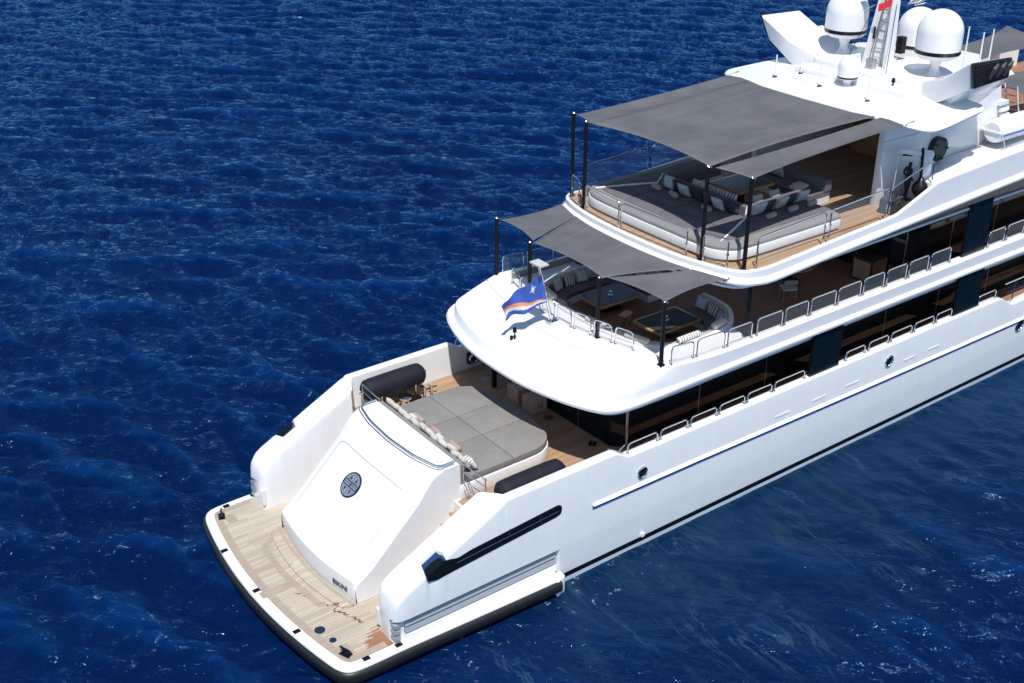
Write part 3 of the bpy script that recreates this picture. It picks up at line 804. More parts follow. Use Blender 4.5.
# hoop rails with glass
def hoop(a, b, h, parent, glass=True, r=0.025, lean=0.0):
    a = Vector(a); b = Vector(b); up = Vector((0, 0, h))
    bm = B(); tube(bm, fillet([a, a+up, b+up, b], 0.16), r, 8)
    for p in (a, b): cyl(bm, p.x, p.y, p.z-0.01, p.z+0.03, 0.05, seg=10)
    o = part('rail_hoop', bm, M['steel'], parent)
    if glass:
        d = (b-a).normalized(); n = Vector((-d.y, d.x, 0))*0.006
        ins = 0.05
        bm = B(); q = [a+d*ins+Vector((0, 0, 0.06)), b-d*ins+Vector((0, 0, 0.06)), b-d*ins+up*0.93, a+d*ins+up*0.93]
        v1 = [bm.verts.new(p+n) for p in q]; v2 = [bm.verts.new(p-n) for p in q]
        bm.faces.new(v1); bm.faces.new(v2[::-1])
        for i in range(4): bm.faces.new([v1[i], v1[(i+1) % 4], v2[(i+1) % 4], v2[i]])
        part('glass_panel', bm, M['pane'], o)
    return o
ur = empty('upper_deck_railing', (0, 0, 0)); ur.parent = Y
rim = offset(CB, 0.14)
rimz = [(p[0], p[1], b[2]+0.03) for p, b in zip(rim, CB)]
aft_idx = [i for i, p in enumerate(rimz) if p[0] < 11.05]
aft = [rimz[i] for i in aft_idx]
def along(path, s):
    d = [0]
    for a, b in zip(path, path[1:]): d.append(d[-1]+math.dist(a, b))
    return tuple(float(np.interp(s, d, [p[k] for p in path])) for k in range(3)), d[-1]
_, L_ = along(aft, 0)
nh = 8
gap = 0.10
for k in range(nh):
    a, _ = along(aft, L_*k/nh+gap*0.7); b, _ = along(aft, L_*(k+1)/nh-gap*0.7)
    hoop(a, b, 0.60, ur)
xs_h = [(11.45, 12.35), (12.5, 13.65), (13.8, 14.85), (15.08, 16.22), (16.34, 17.42), (17.55, 18.75), (18.88, 20.0), (20.15, 21.2), (21.35, 22.4), (22.55, 23.6), (23.75, 24.85), (27.1, 28.1), (28.25, 29.3), (29.45, 30.5), (30.65, 31.7)]
for s in (1, -1):
    for a, b in xs_h:
        za = interp([11.4, 12.3, 14, 40], [5.95, 5.87, 5.80, 5.78], a); zb = interp([11.4, 12.3, 14, 40], [5.95, 5.87, 5.80, 5.78], b)
        hoop((a, s*4.18, za), (b, s*4.18, zb), 0.58, ur)
mr = empty('main_deck_railing', (0, 0, 0)); mr.parent = Y
xs_m = [(9.80, 10.98), (11.10, 12.22), (12.34, 13.46), (13.58, 14.7), (14.82, 15.94), (16.06, 17.5), (19.55, 20.55), (20.75, 21.8), (21.95, 23.1), (23.25, 24.35), (24.5, 25.4), (27.0, 28.1)]
for s in (1, -1):
    for a, b in xs_m: hoop((a, s*4.30, 3.55), (b, s*4.30, 3.55), 0.34, mr, glass=False)
    bm = B()
    for k in range(6):
        x = 29.3+k*1.3; tube(bm, [(x, s*4.3, 3.0), (x, s*4.3, 3.95)], 0.022, 6)
    tube(bm, [(28.6, s*4.3, 3.95), (35.8, s*4.3, 3.95)], 0.03, 8); tube(bm, [(28.9, s*4.3, 3.5), (35.8, s*4.3, 3.5)], 0.015, 6)
    part('side_rail', bm, M['steel'], mr)
    # dark bulkhead panels joining the decks
    for (x0, x1, z0, z1, yy, nm) in ((17.72, 19.15, 3.55, 5.16, 4.30, 'side_screen'), (25.45, 26.95, 3.55, 5.16, 4.30, 'side_screen'), (25.6, 26.95, 5.78, 8.12, 4.14, 'side_screen')):
        bm = B(); box(bm, x0, x1, s*(yy-0.06), s*(yy+0.04), z0, z1, 0.01); box(bm, (x0+x1)/2-0.01, (x0+x1)/2+0.01, s*(yy+0.03), s*(yy+0.045), z0, z1)
        part(nm, bm, M['panel'])

# poles for the shade sails
def pole(x, y, z0, z1, r=0.065):
    bm = B(); cyl(bm, x, y, z0, z1, r, seg=14); box(bm, x-0.09, x+0.09, y-0.09, y+0.09, z0-0.01, z0+0.02, 0.01)
    o = part('awning_pole', bm, M['carbon'])
    bm = B(); cyl(bm, x, y, z1, z1+0.03, r*0.9, r*0.5, seg=12); tube(bm, [(x, y, z1+0.01), (x+0.05, y, z1-0.04), (x+0.14, y, z1-0.08)], 0.02, 6)
    part('pole_cap', bm, M['steel'], o)
for s in (1, -1):
    pole(11.14, s*4.08, 6.0, 8.03); pole(10.72, s*1.70, 6.04, 8.05)
    pole(14.34, s*4.06, 8.16, 11.06); pole(13.83, s*2.79, 8.20, 11.16)
    pole(14.9, s*3.9, 5.78, 7.65, 0.07)

# ---------- upper deckhouse and interior bulkhead
dh2 = glass_house('upper_deckhouse', 23.6, 36, 2.95, 4.96, 7.95, mull=2.7)

# ---------- sundeck shell
hS = [(13.20, 0), (13.22, 1.0), (13.30, 2.1), (13.48, 3.05), (13.74, 3.80), (14.10, 4.24), (14.75, 4.43), (16.5, 4.45), (18.5, 4.43), (21.0, 4.43), (22.0, 4.43), (23.0, 4.43), (24.0, 4.43), (26, 4.43), (34, 4.43), (40, 3.9)]
sS = smooth2(hS, 5); CS = mirror_half(sS)
def dz(x): return 0.045*max(0, x-15)
def ramp_(x): 
    t = min(1, max(0, (x-21.2)/2.0)); return 0.62*t
L0 = lambda d: offset(CS, d)
def aftup(x): return max(0.0, min(1.0, (15.2-x)/1.7))
def ringS(d, z, k=1, rr=0): return [(p[0], p[1], z+dz(c[0])*k+ramp_(c[0])*rr+aftup(c[0])*(0.10 if z > 8.0 else 0.20 if z < 7.9 else 0)) for p, c in zip(L0(d), CS)]
rings = [ringS(0.40, 7.66), ringS(0.10, 7.60), ringS(0.015, 7.64), ringS(0.0, 7.70), ringS(0.02, 7.77), ringS(0.10, 7.83), ringS(0.12, 7.86),
         ringS(0.13, 8.09, 1, 1), ringS(0.16, 8.13, 1, 1), ringS(0.22, 8.14, 1, 1), ringS(0.235, 8.12, 1, 1), ringS(0.24, 7.95, 0.6, 0)]
bm = B(); loft(bm, rings); sun_shell = part('sundeck_bulwark', bm, M['white'], ang=26)
bm = B(); prism(bm, [(p[0], p[1]) for p in L0(0.30)], 7.55, 7.63)
part('sundeck_underside', bm, M['white2'], sun_shell)
bm = B(); prism(bm, [(p[0], p[1]) for p in L0(0.21)], 7.80, 8.10); part('sundeck_teak', bm, M['teak'])
# raised side ledges forward
for s in (1, -1):
    bm = B(); prism(bm, [(23.3, 7.9), (23.3, 8.98), (23.6, 9.09), (26, 9.18), (30, 9.3), (30.5, 9.3), (30.5, 7.9)], s*2.90, s*4.05, 0.03, 2, axis='y')
    part('side_ledge', bm, M['white'])
    bm = B(); box(bm, 23.7, 25.2, s*3.25, s*3.75, 9.0, 9.14, 0.05); part('ledge_locker', bm, M['white'])

# casing walls under the hardtop
for s in (1, -1):
    bm = B(); prism(bm, [(21.95, 8.05), (29.2, 8.05), (28.2, 11.5), (21.95, 11.2)], s*2.62, s*2.86, 0.02, 2, axis='y')
    part('casing_wall', bm, M['white'])
    bm = B()
    box(bm, 21.9, 24.5, s*2.865, s*2.875, 10.35, 10.37); box(bm, 24.55, 24.565, s*2.865, s*2.872, 9.2, 11.1); box(bm, 23.9, 24.5, s*2.865, s*2.87, 9.5, 9.52)
    part('panel_seam', bm, M['steel2'])
    bm = B(); ring = []
    cyl(bm, 0, 0, 0, 0.22, 0.42, seg=28); 
    for k in range(5): tube(bm, [(0.30*math.cos(k*1.256), 0.30*math.sin(k*1.256), 0.22), (0.38*math.cos(k*1.256), 0.38*math.sin(k*1.256), 0.30)], 0.03, 6)
    bmesh.ops.transform(bm, matrix=Matrix.Translation((24.85, s*2.86, 9.62)) @ Matrix.Rotation(R(90 if s < 0 else -90), 4, 'X'), verts=bm.verts)
    bmesh.ops.translate(bm, vec=(0, 0, 0), verts=bm.verts)
    part('engine_room_vent', bm, M['grille'])
bm = B(); box(bm, 27.6, 27.75, -2.62, 2.62, 8.05, 11.2); part('lounge_bulkhead', bm, M['varnish'])
bm = B(); box(bm, 26.2, 26.9, -1.7, 1.7, 8.06, 9.1, 0.04); part('bar_counter', bm, M['varnish'])
# shaded deck inside
# ---------- hardtop
hH = [(21.05, 0), (21.12, 1.2), (21.28, 2.4), (21.45, 3.3), (21.62, 4.0), (21.85, 4.45), (22.3, 4.62), (23.2, 4.56), (24.2, 4.44), (24.9, 4.36), (25.22, 4.22), (25.3, 3.98), (25.15, 3.74), (24.4, 3.62), (23.7, 3.45), (23.5, 3.1), (24.2, 2.9), (28.2, 2.9)]
sH = smooth2(hH, 4); CH = mirror_half(sH)
def zh(x, y): return 11.16 + 0.03*(x-21) + 0.24*max(0, 1-(y/4.7)**2)
bm = B()
O = lambda d: offset(CH, d)
def ringH(d, h): return [(p[0], p[1], zh(p[0], p[1])+h) for p in O(d)]
rings = [ringH(0.10, -0.16), ringH(0.02, -0.12), ringH(0.0, -0.06), ringH(0.03, 0.0), ringH(0.09, 0.03)]
loft(bm, rings)
lr = rings[-1]
loft(bm, [lr] + [[(p[0]+(1-k)*0.02, p[1]*k, zh(p[0], p[1]*k)+0.03) for p in lr] for k in (0.8, 0.6, 0.4, 0.2, 0.0)])
lb = rings[0]; loft(bm, [lb, [(p[0], 0, p[2]) for p in lb]])
hard = part('hardtop', bm, M['white'], ang=40)
# raised centre platform carrying domes and mast
bm = B(); prism(bm, [(24.1, -2.2), (23.95, 0), (24.1, 2.2), (24.6, 2.75), (27.2, 2.75), (29.3, 1.2), (29.3, -1.2), (27.2, -2.75), (24.6, -2.75)], 11.3, 11.90, 0.10, 3)
part('mast_platform', bm, M['white'], hard)
bm = B(); prism(bm, fillet([(23.15, -2.3, 0), (23.0, 2.3, 0), (23.35, 2.3, 0), (23.5, -2.3, 0)], 0.15, closed=True) and [(p.x, p.y) for p in fillet([(23.45, -2.4, 0), (23.25, 2.4, 0), (24.4, 2.4, 0), (24.4, -2.4, 0)], 0.15, closed=True)], 11.4, 11.66, 0.04, 2)
part('hardtop_step', bm, M['white'], hard)
# fins with end grilles
for s in (1, -1):
    bm = B()
    end = [(23.55, 4.48, 13.08), (25.75, 4.52, 12.98), (25.85, 4.45, 12.25), (24.0, 4.36, 12.12)]
    midr = [(23.95, 3.3, 12.25), (26.1, 3.35, 12.25), (26.1, 3.2, 11.5), (24.05, 3.1, 11.35)]
    root = [(24.3, 2.2, 11.86), (26.6, 2.1, 11.88), (26.6, 2.2, 11.3), (24.3, 2.3, 11.1)]
    rings = [[(x, s*y, z) for x, y, z in r] for r in (root, midr, end)]
    loft(bm, rings, closed=True, cap=True)
    bmesh.ops.recalc_face_normals(bm, faces=bm.faces)
    bevel_sharp(bm, list(bm.edges), 0.06, 3, 35)
    fin = part('exhaust_fin', bm, M['white'], ang=40)
    bm = B()
    def lp(a, b, t): return a+(b-a)*t
    E_ = [Vector((x, s*(y+0.02), z)) for x, y, z in end]
    cen = sum(E_, Vector())/4
    fr = [cen+(p-cen)*0.97 for p in E_]
    n_out = Vector((0, s, 0.05)).normalized()
    v1 = [bm.verts.new(p+n_out*0.08) for p in fr]; v2 = [bm.verts.new(p-n_out*0.05) for p in fr]
    bm.faces.new(v1); bm.faces.new(v2[::-1])
    for i in range(4): bm.faces.new([v1[i], v1[(i+1) % 4], v2[(i+1) % 4], v2[i]])
    bmesh.ops.recalc_face_normals(bm, faces=bm.faces); bevel_sharp(bm, list(bm.edges), 0.05, 2)
    gr = part('exhaust_grille', bm, M['grille'], fin)
    bm = B()
    for k in range(1, 11):
        t = k/11; a = lp(fr[0], fr[3], t)+n_out*0.09; b = lp(fr[1], fr[2], t)+n_out*0.09
        tube(bm, [lp(a, b, 0.05), lp(a, b, 0.95)], 0.014, 6)
    part('grille_slat', bm, M['steel2'] if False else mat('slat_grey', (0.022, 0.022, 0.025), 0.4), gr)
    bm = B()
    for t in (0.46, 0.66, 0.84):
        c_ = lp(lp(fr[0], fr[1], t), lp(fr[3], fr[2], t), 0.4)+n_out*0.16
        tube(bm, [c_+Vector((-0.16, 0, -0.26)), c_+Vector((-0.02, s*0.05, 0.05)), c_+Vector((0.12, s*0.06, 0.2))], [0.05, 0.11, 0.05], 8)
    part('exhaust_outlet', bm, mat('outlet_grey', (0.025, 0.025, 0.028), 0.3), gr)
    # lower web between the fin and the casing
    bm = B(); prism(bm, [(s*2.80, 10.7), (s*2.90, 10.7), (s*4.30, 12.22), (s*4.0, 12.4), (s*2.8, 11.7)], 24.3, 26.6, 0.05, 2, axis='x'); part('fin_web', bm, M['white'], fin)
# satellite domes
def dome(x, y, z, r, h, ped, pr=0.22, name='satellite_dome'):
    bm = B()
    prof_ = [(pr*1.5, 0), (pr*0.95, 0.10), (pr*0.75, ped*0.5), (pr*1.2, ped-0.08), (pr*1.25, ped)]
    lathe(bm, prof_, x, y, z, 24); o = part('dome_pedestal', bm, M['white'])
    bm = B(); z0 = z+ped
    cylh = h-r
    pr_ = [(r*0.45, 0), (r*0.80, 0.06), (r*0.99, 0.20*r/0.85), (r, 0.27*r/0.85)]
    top_ = [(r*math.cos(a), 0.27*r/0.85+(cylh-0.27*r/0.85)+r*math.sin(a)) for a in np.linspace(0, R(90), 14)]
    top_[-1] = (0.01, top_[-1][1])
    pr_ += [(r*1.0, cylh*0.6)] + top_
    lathe(bm, pr_, x, y, z0, 40); d = part(name, bm, M['white'], o, ang=50)
    bm = B(); zb = 0.25*r/0.85
    lathe(bm, [(r*0.9, zb), (r*1.012, zb), (r*1.012, zb+0.14*r/0.85), (r*0.9, zb+0.14*r/0.85)], x, y, z0, 40); part('dome_band', bm, M['boot'], d)
dome(25.4, -1.98, 11.90, 0.76, 1.68, 0.55, 0.18)
dome(25.45, 2.02, 11.90, 0.76, 1.68, 0.55, 0.18)
dome(28.35, 0.95, 11.60, 0.76, 1.66, 0.10)
dome(23.15, -0.12, 11.46, 0.36, 0.86, 0.20, 0.12)
# mast
bm = B()
for s in (1, -1):
    b2 = B(); loft(b2, [[(24.62, s*0.40, 11.85), (25.06, s*0.40, 11.85), (25.06, s*0.52, 11.85), (24.62, s*0.52, 11.85)], [(25.1, s*0.12, 15.8), (25.35, s*0.12, 15.8), (25.35, s*0.20, 15.8), (25.1, s*0.20, 15.8)]], closed=True, cap=True); merge(bm, b2)
b2 = B(); loft(b2, [[(24.98, -0.42, 11.85), (25.05, -0.42, 11.85), (25.05, 0.42, 11.85), (24.98, 0.42, 11.85)], [(25.28, -0.14, 15.8), (25.33, -0.14, 15.8), (25.33, 0.14, 15.8), (25.28, 0.14, 15.8)]], closed=True, cap=True); merge(bm, b2)
box(bm, 24.9, 25.7, -0.8, 0.8, 15.3, 15.42, 0.03)
mast = part('radar_mast', bm, M['white'])
bm = B()
for y in (-0.18, 0.18): tube(bm, [(24.75, y, 11.9), (25.3, y*0.8, 15.5)], 0.02, 6)
for k in range(12): 
    t = k/12; tube(bm, [(24.75+0.55*t, -0.18, 11.9+3.6*t), (24.75+0.55*t, 0.18, 11.9+3.6*t)], 0.015, 6)
part('mast_ladder', bm, M['steel2'], mast)
bm = B()
for a, b in (((24.2, 0.9, 11.9), (25.1, 0.35, 14.4)), ((24.2, -0.9, 11.9), (25.1, -0.3, 14.2)), ((24.3, 0.0, 11.9), (25.0, 0.0, 14.8))): tube(bm, [a, b], 0.012, 5)
for p in ((24.85, 0.30, 13.0), (24.85, -0.32, 12.9)): box(bm, p[0]-0.03, p[0]+0.03, p[1]-0.03, p[1]+0.03, p[2]-0.2, p[2]+0.2, 0.01)
part('mast_rigging', bm, M['carbon'], mast)
bm = B(); box(bm, 24.2, 24.45, -0.28, 0.0, 11.9, 12.25, 0.04); part('mast_camera', bm, M['steel2'], mast)
bm = B()
for y in (0, 0.28): lathe(bm, [(0.03, 0), (0.05, 0.1), (0.14, 0.34), (0.15, 0.38), (0.02, 0.38)], 0, y, 0, 16)
bmesh.ops.transform(bm, matrix=Matrix.Translation((25.5, -0.75, 14.05)) @ Matrix.Rotation(R(70), 4, 'Y'), verts=bm.verts)
part('ship_horn', bm, M['steel'], mast)
bm = B(); box(bm, 26.9, 27.15, 0.55, 0.8, 11.9, 12.5, 0.05); part('radar_motor', bm, M['carbon'], mast)
bm = B(); tube(bm, [(24.6, 0.9, 13.6), (25.6, -0.4, 14.6)], 0.01, 5); part('signal_halyard', bm, M['steel'], mast)

# antennas on the hardtop
for (x, y, z, h) in ((22.24, 2.35, 11.40, 0.80), (22.36, 0.40, 11.46, 0.80), (22.29, -1.72, 11.42, 0.84), (23.2, 2.0, 11.44, 0.5), (24.7, -3.5, 12.3, 1.6), (25.6, -3.5, 12.3, 1.3), (26.3, -3.4, 12.3, 1.3)):
    bm = B(); cyl(bm, x, y, z-0.1, z+h, 0.032, 0.022, seg=8); 
    o = part('whip_antenna', bm, M['white'])
    bm = B(); cyl(bm, x, y, z-0.05, z+0.05, 0.07, seg=10); box(bm, x-0.12, x+0.08, y-0.03, y+0.03, z, z+0.03); part('antenna_foot', bm, M['carbon'], o)
bm = B(); cyl(bm, 23.85, -1.5, 11.6, 11.78, 0.03, seg=8); cyl(bm, 23.85, -1.5, 11.78, 11.92, 0.07, 0.05, seg=10); part('navigation_light', bm, M['carbon'])
bm = B(); box(bm, 22.4, 23.0, 1.15, 1.75, 11.42, 11.52, 0.03); part('roof_hatch', bm, M['white'])
for s in (1, -1):
    for (x, y, z) in ((21.58, 3.87, 11.27), (21.62, 2.81, 11.27)):
        bm = B(); tube(bm, [(x-0.05, s*y, z), (x+0.35, s*y, z+0.05)], 0.02, 6); box(bm, x+0.3, x+0.42, s*y-0.04, s*y+0.04, z-0.02, z+0.06, 0.01); part('sail_anchor', bm, M['steel'])
    for (x, y) in ((13.72, 3.93), (13.38, 2.75)):
        bm = B(); tube(bm, [(x-0.12, s*y, 7.95), (x+0.18, s*y, 7.96)], 0.02, 6); box(bm, x+0.14, x+0.24, s*y-0.04, s*y+0.04, 7.90, 8.0, 0.01); part('sail_anchor', bm, M['steel'])

# sundeck railings
sr = empty('sundeck_railing', (0, 0, 0)); sr.parent = Y
rim2 = offset(CS, 0.26)
def rim_at(y, s):
    pts = [p for p in rim2 if p[0] < 16]
    ys_ = [p[1] for p in pts]; xs_ = [p[0] for p in pts]
    o_ = np.argsort(ys_); return float(np.interp(s*y, np.array(ys_)[o_], np.array(xs_)[o_]))
def srail(a, b, h=0.92):
    bm = B(); a = Vector(a); b = Vector(b); up = Vector((0, 0, h))
    tube(bm, fillet([a, a+up, b+up, b], 0.12), 0.026, 8)
    for p in (a, b):
        cyl(bm, p.x, p.y, p.z-0.02, p.z+0.03, 0.05, seg=8)
        box(bm, p.x-0.03, p.x+0.03, p.y-0.03, p.y+0.03, p.z+0.4, p.z+0.46)
    o = part('rail_hoop', bm, M['steel'], sr)
    d = (b-a).normalized(); n = Vector((-d.y, d.x, 0))*0.005
    bm = B(); q = [a+d*.06+Vector((0, 0, .10)), b-d*.06+Vector((0, 0, .10)), b-d*.06+up*.95, a+d*.06+up*.95]
    v1 = [bm.verts.new(p+n) for p in q]; v2 = [bm.verts.new(p-n) for p in q]
    bm.faces.new(v1); bm.faces.new(v2[::-1])
    for i in range(4): bm.faces.new([v1[i], v1[(i+1) % 4], v2[(i+1) % 4], v2[i]])
    part('glass_panel', bm, M['pane2'], o)
M['pane2'] = mat('very_clear_pane', (0.6, 0.7, 0.75), 0.03, alpha=0.07)
for y0, y1 in ((2.45, 0.62), (0.5, -2.35), (-2.95, -3.70), (3.60, 2.95)):
    ya, yb = y0, y1
    if y0 > 3: ya, yb = 3.55, 2.9
    xa = rim_at(abs(ya), 1 if ya > 0 else -1); xb = rim_at(abs(yb), 1 if yb > 0 else -1)
    srail((xa, ya, 8.20), (xb, yb, 8.20))
for s in (1, -1):
    for a, b in ((14.85, 17.85), (18.1, 20.9)): srail((a, s*4.08, 8.16+dz(a)), (b, s*4.08, 8.16+dz(b)))
    bm = B(); tube(bm, fillet([(21.05, s*4.08, 8.43), (21.05, s*4.08, 9.3), (23.0, s*4.0, 9.75), (23.25, s*3.98, 9.75), (23.3, s*3.98, 9.1)], 0.1), 0.026, 8); part('rail_hoop', bm, M['steel'], sr)

# flagstaff
bm = B()
tube(bm, [(10.30, 0, 6.03), (9.76, 0, 8.12)], [0.055, 0.04], 10); box(bm, 10.15, 10.45, -0.14, 0.14, 6.03, 6.08, 0.02)
tube(bm, [(10.20, 0.0, 6.1), (9.80, 0.0, 7.7)], 0.02, 6)
staff = part('flagstaff', bm, M['steel'])
bm = B(); box(bm, 9.6, 9.95, -0.26, 0.26, 8.12, 8.17, 0.03); part('stern_light_bracket', bm, M['pale'], staff)
# stern light on the overhang
bm = B(); box(bm, 8.92, 9.20, 0.14, 0.40, 5.52, 5.58, 0.02); cyl(bm, 9.06, 0.27, 5.5, 5.98, 0.022, seg=8); cyl(bm, 9.06, 0.27, 5.94, 6.08, 0.07, 0.055, seg=12); cyl(bm, 9.0, 0.36, 5.55, 5.78, 0.05, seg=10)
part('stern_light', bm, M['carbon'])

# mooring gear on the main deck
def bollard(x, y, z, name='mooring_bollard'):
    bm = B(); box(bm, x-0.28, x+0.28, y-0.13, y+0.13, z, z+0.03, 0.01)
    for k in (-0.14, 0.14):
        cyl(bm, x+k, y, z+0.03, z+0.38, 0.06, seg=12); cyl(bm, x+k, y, z+0.38, z+0.42, 0.10, seg=12)
    tube(bm, [(x-0.35, y, z+0.28), (x+0.35, y, z+0.28)], 0.035, 8)
    part(name, bm, M['steel'])
bollard(7.75, 3.35, 2.7); bollard(7.75, -3.35, 2.7)
for s in (1, -1):
    bm = B(); lathe(bm, [(0.22, 0), (0.24, 0.05), (0.14, 0.12), (0.13, 0.28), (0.22, 0.36), (0.23, 0.42), (0.10, 0.46)], 6.75, s*3.15, 2.7, 24); cp = part('capstan', bm, M['steel'])
    bm = B(); box(bm, 6.95, 7.35, s*3.2-0.12, s*3.2+0.12, 2.7, 2.95, 0.03); part('capstan_motor', bm, M['carbon'], cp)
for s in (1,):
    bm = B(); box(bm, 9.85, 10.25, 3.95, 4.13, 2.95, 3.35, 0.05); o = part('bulwark_fairlead', bm, M['grille'])
    bm = B(); tube(bm, [(9.9+0.15+0.16*math.cos(a), 3.95, 3.15+0.16*math.sin(a)) for a in np.linspace(0, 2*math.pi, 20)[:-1]], 0.04, 8, closed=True); part('fairlead_ring', bm, M['steel'], o)
for (x, y) in ((10.1, -0.15), (9.95, 3.2)):
    bm = B(); cyl(bm, x, y, 2.70, 2.715, 0.17, seg=20); part('deck_plate', bm, M['steel2'])
bm = B(); tube(bm, fillet([(9.5, 4.3, 3.7), (9.65, 4.3, 4.05), (10.6, 4.3, 4.05), (10.75, 4.3, 3.55)], 0.2), 0.025, 8); part('rail_hoop', bm, M['steel'], mr)
bm = B(); tube(bm, fillet([(9.4, -4.3, 3.70), (9.55, -4.3, 3.85), (9.7, -4.25, 3.86)], 0.1), 0.022, 8); tube(bm, [(9.3, -4.0, 3.75), (9.75, -3.4, 3.2)], 0.02, 6); part('rail_gate', bm, M['steel'], mr)

# forward open deck seen at the frame edge
bm = B()
for s in (1, -1):
    tube(bm, [(30.2, s*1.9, 9.1), (31.0, s*1.9, 11.6)], 0.03, 6); tube(bm, [(30.2, s*2.4, 9.1), (31.0, s*2.4, 11.6)], 0.03, 6)
    for k in range(8): tube(bm, [(30.2+0.1*k, s*1.9, 9.2+0.31*k), (30.2+0.1*k, s*2.4, 9.2+0.31*k)], 0.02, 6)
bm.free()
# ------------------------------------------------------------------ shade sails
def sail(c4, label, name='shade_sail', sag=0.12, curve=(0.09, 0.09, 0.09, 0.09)):
    if not isinstance(curve, tuple): curve = (curve,)*4
    ca, cs2, cf_, cp = curve
    """c4: aft-port, aft-stbd, fwd-stbd, fwd-port corners"""
    A, Bq, Cq, D = [Vector(p) for p in c4]
    n = 22; me_v = []; uvs = []
    for i in range(n+1):
        for j in range(n+1):
            u, v = i/n, j/n
            p = A*(1-u)*(1-v)+Bq*u*(1-v)+Cq*u*v+D*(1-u)*v
            cen = (A+Bq+Cq+D)/4
            # concave edges
            def pull(e0, e1, t, w, curve):
                mid = e0+(e1-e0)*t; d = cen-(e0+e1)/2
                return d.normalized()*(e1-e0).length*curve*4*t*(1-t)*w if d.length > 1e-6 else Vector()
            p = p + pull(A, Bq, u, (1-v)**2, ca) + pull(D, Cq, u, v**2, cf_) + pull(A, D, v, (1-u)**2, cp) + pull(Bq, Cq, v, u**2, cs2)
            p.z -= sag*16*u*(1-u)*v*(1-v)
            me_v.append(p); uvs.append((u, v))
    bm = B(); uvl = bm.loops.layers.uv.new('UVMap')
    vs = [bm.verts.new(p) for p in me_v]
    for i in range(n):
        for j in range(n):
            q = [i*(n+1)+j, (i+1)*(n+1)+j, (i+1)*(n+1)+j+1, i*(n+1)+j+1]
            f = bm.faces.new([vs[k] for k in q])
            for l, k in zip(f.loops, q): l[uvl].uv = uvs[k]
    for f in bm.faces:
        if f.normal.z < 0: f.normal_flip()
    o = from_bm(name, bm, M['sail'], ang=80)
    md = o.modifiers.new('thickness', 'SOLIDIFY'); md.thickness = 0.012
    return tag(o, label, 'shade sail', 'grey shade sails over the aft decks')
zl = 7.98
sail([(10.85, 1.70, 8.0), (10.85, -1.70, 8.0), (13.45, -2.74, zl), (13.45, 2.74, zl)], 'lower middle grey shade sail, stretched between the two inner black poles above the curved sofa', curve=(0.06, 0.05, 0.02, 0.0))
sail([(11.25, 4.02, 7.97), (10.90, 1.78, 8.04), (13.42, 2.76, zl), (13.78, 3.95, zl)], 'lower port grey shade sail on the far side, beyond the flag', curve=(0.07, 0.0, 0.0, 0.07))
sail([(10.92, -1.80, 8.04), (11.25, -4.0, 7.97), (13.78, -3.92, zl), (13.44, -2.84, zl+0.02)], 'small lower starboard shade sail nearest the camera, over the right-hand dining table', curve=(0.06, 0.06, 0.0, 0.035))
sail([(13.93, 2.74, 11.10), (13.93, -2.74, 11.12), (21.66, -2.82, 11.33), (21.66, 2.82, 11.33)], 'largest grey shade sail, running from the upper poles to the white hardtop over the sundeck', sag=0.20, curve=(0.065, 0.03, 0.05, 0.0))
sail([(14.42, 4.00, 11.0), (13.95, 2.76, 11.10), (21.60, 2.86, 11.33), (21.40, 3.87, 11.28)], 'narrow upper port shade sail along the far edge of the largest sail', sag=0.16, curve=(0.05, 0.0, 0.03, 0.02))
sail([(14.03, -2.88, 11.10), (14.42, -4.00, 11.0), (21.46, -3.87, 11.28), (21.55, -2.96, 11.33)], 'long narrow upper starboard shade sail, right of the largest sail above the sundeck rail', sag=0.20, curve=(0.05, 0.018, 0.03, 0.012))
sail([(31.6, 3.3, 10.75), (31.0, 0.6, 10.7), (38.0, 0.3, 10.8), (38.5, 3.6, 10.9)], 'grey shade sail forward behind the three thin antennas, at the right edge')
sail([(31.0, 0.1, 10.5), (30.6, -2.6, 10.4), (37.0, -3.6, 10.6), (37.5, -0.5, 10.7)], 'grey shade sail forward behind the black exhaust grille')

# ------------------------------------------------------------------ flag
def build_flag():
    top = Vector((9.745, -0.03, 7.78)); low = Vector((10.02, -0.03, 6.70))
    top = Vector((9.83, -0.05, 7.80)); low = Vector((10.08, -0.05, 6.80))
    nu, nv = 72, 44
    fly = Vector((-1.20, 0.55, -0.62))
    bm = B(); V = []
    for i in range(nu+1):
        row = []
        u = i/nu
        for j in range(nv+1):
            v = j/nv
            p = low + (top-low)*v + fly*u
            p += (top-low)*(-0.18*u*(v-0.5))
            p.y += 0.15*math.sin(u*9+v*2.2)*u+0.04*math.sin(u*19-v*3)*u; p.z += 0.06*math.sin(u*11+3*v)*u - 0.10*u*u*v - 0.14*v*u
            p.x += 0.06*math.sin(u*7+1-v*3)*u
            row.append(bm.verts.new(p))
        V.append(row)
    for i in range(nu):
        for j in range(nv):
            f = bm.faces.new([V[i][j], V[i+1][j], V[i+1][j+1], V[i][j+1]])
            u, v = (i+.5)/nu, (j+.5)/nv
            mi = 0
            # two rays from the lower hoist, widening to the fly
            c0 = 0.06+u*0.44
            if v > c0 and v < c0+0.03+0.20*u: mi = 1
            elif v <= c0 and v > c0-0.03-0.20*u: mi = 2
            du, dv = (u-0.26)*1.7, v-0.72
            r = math.hypot(du, dv); a = math.atan2(dv, du)
            rr = 0.07+0.06*abs(math.cos(a*12/2))**6 + (0.04 if abs(math.cos(2*a)) > 0.985 else 0)
            if r < rr: mi = 2
            f.material_index = mi
    o = from_bm('ensign_flag', bm, [M['flag_blue'], M['flag_orange'], M['flag_white']], ang=80)
    tag(o, 'blue flag with orange and white rays and a white star on the stern flagstaff', 'flag')
build_flag()
bm = B(); uvs = None
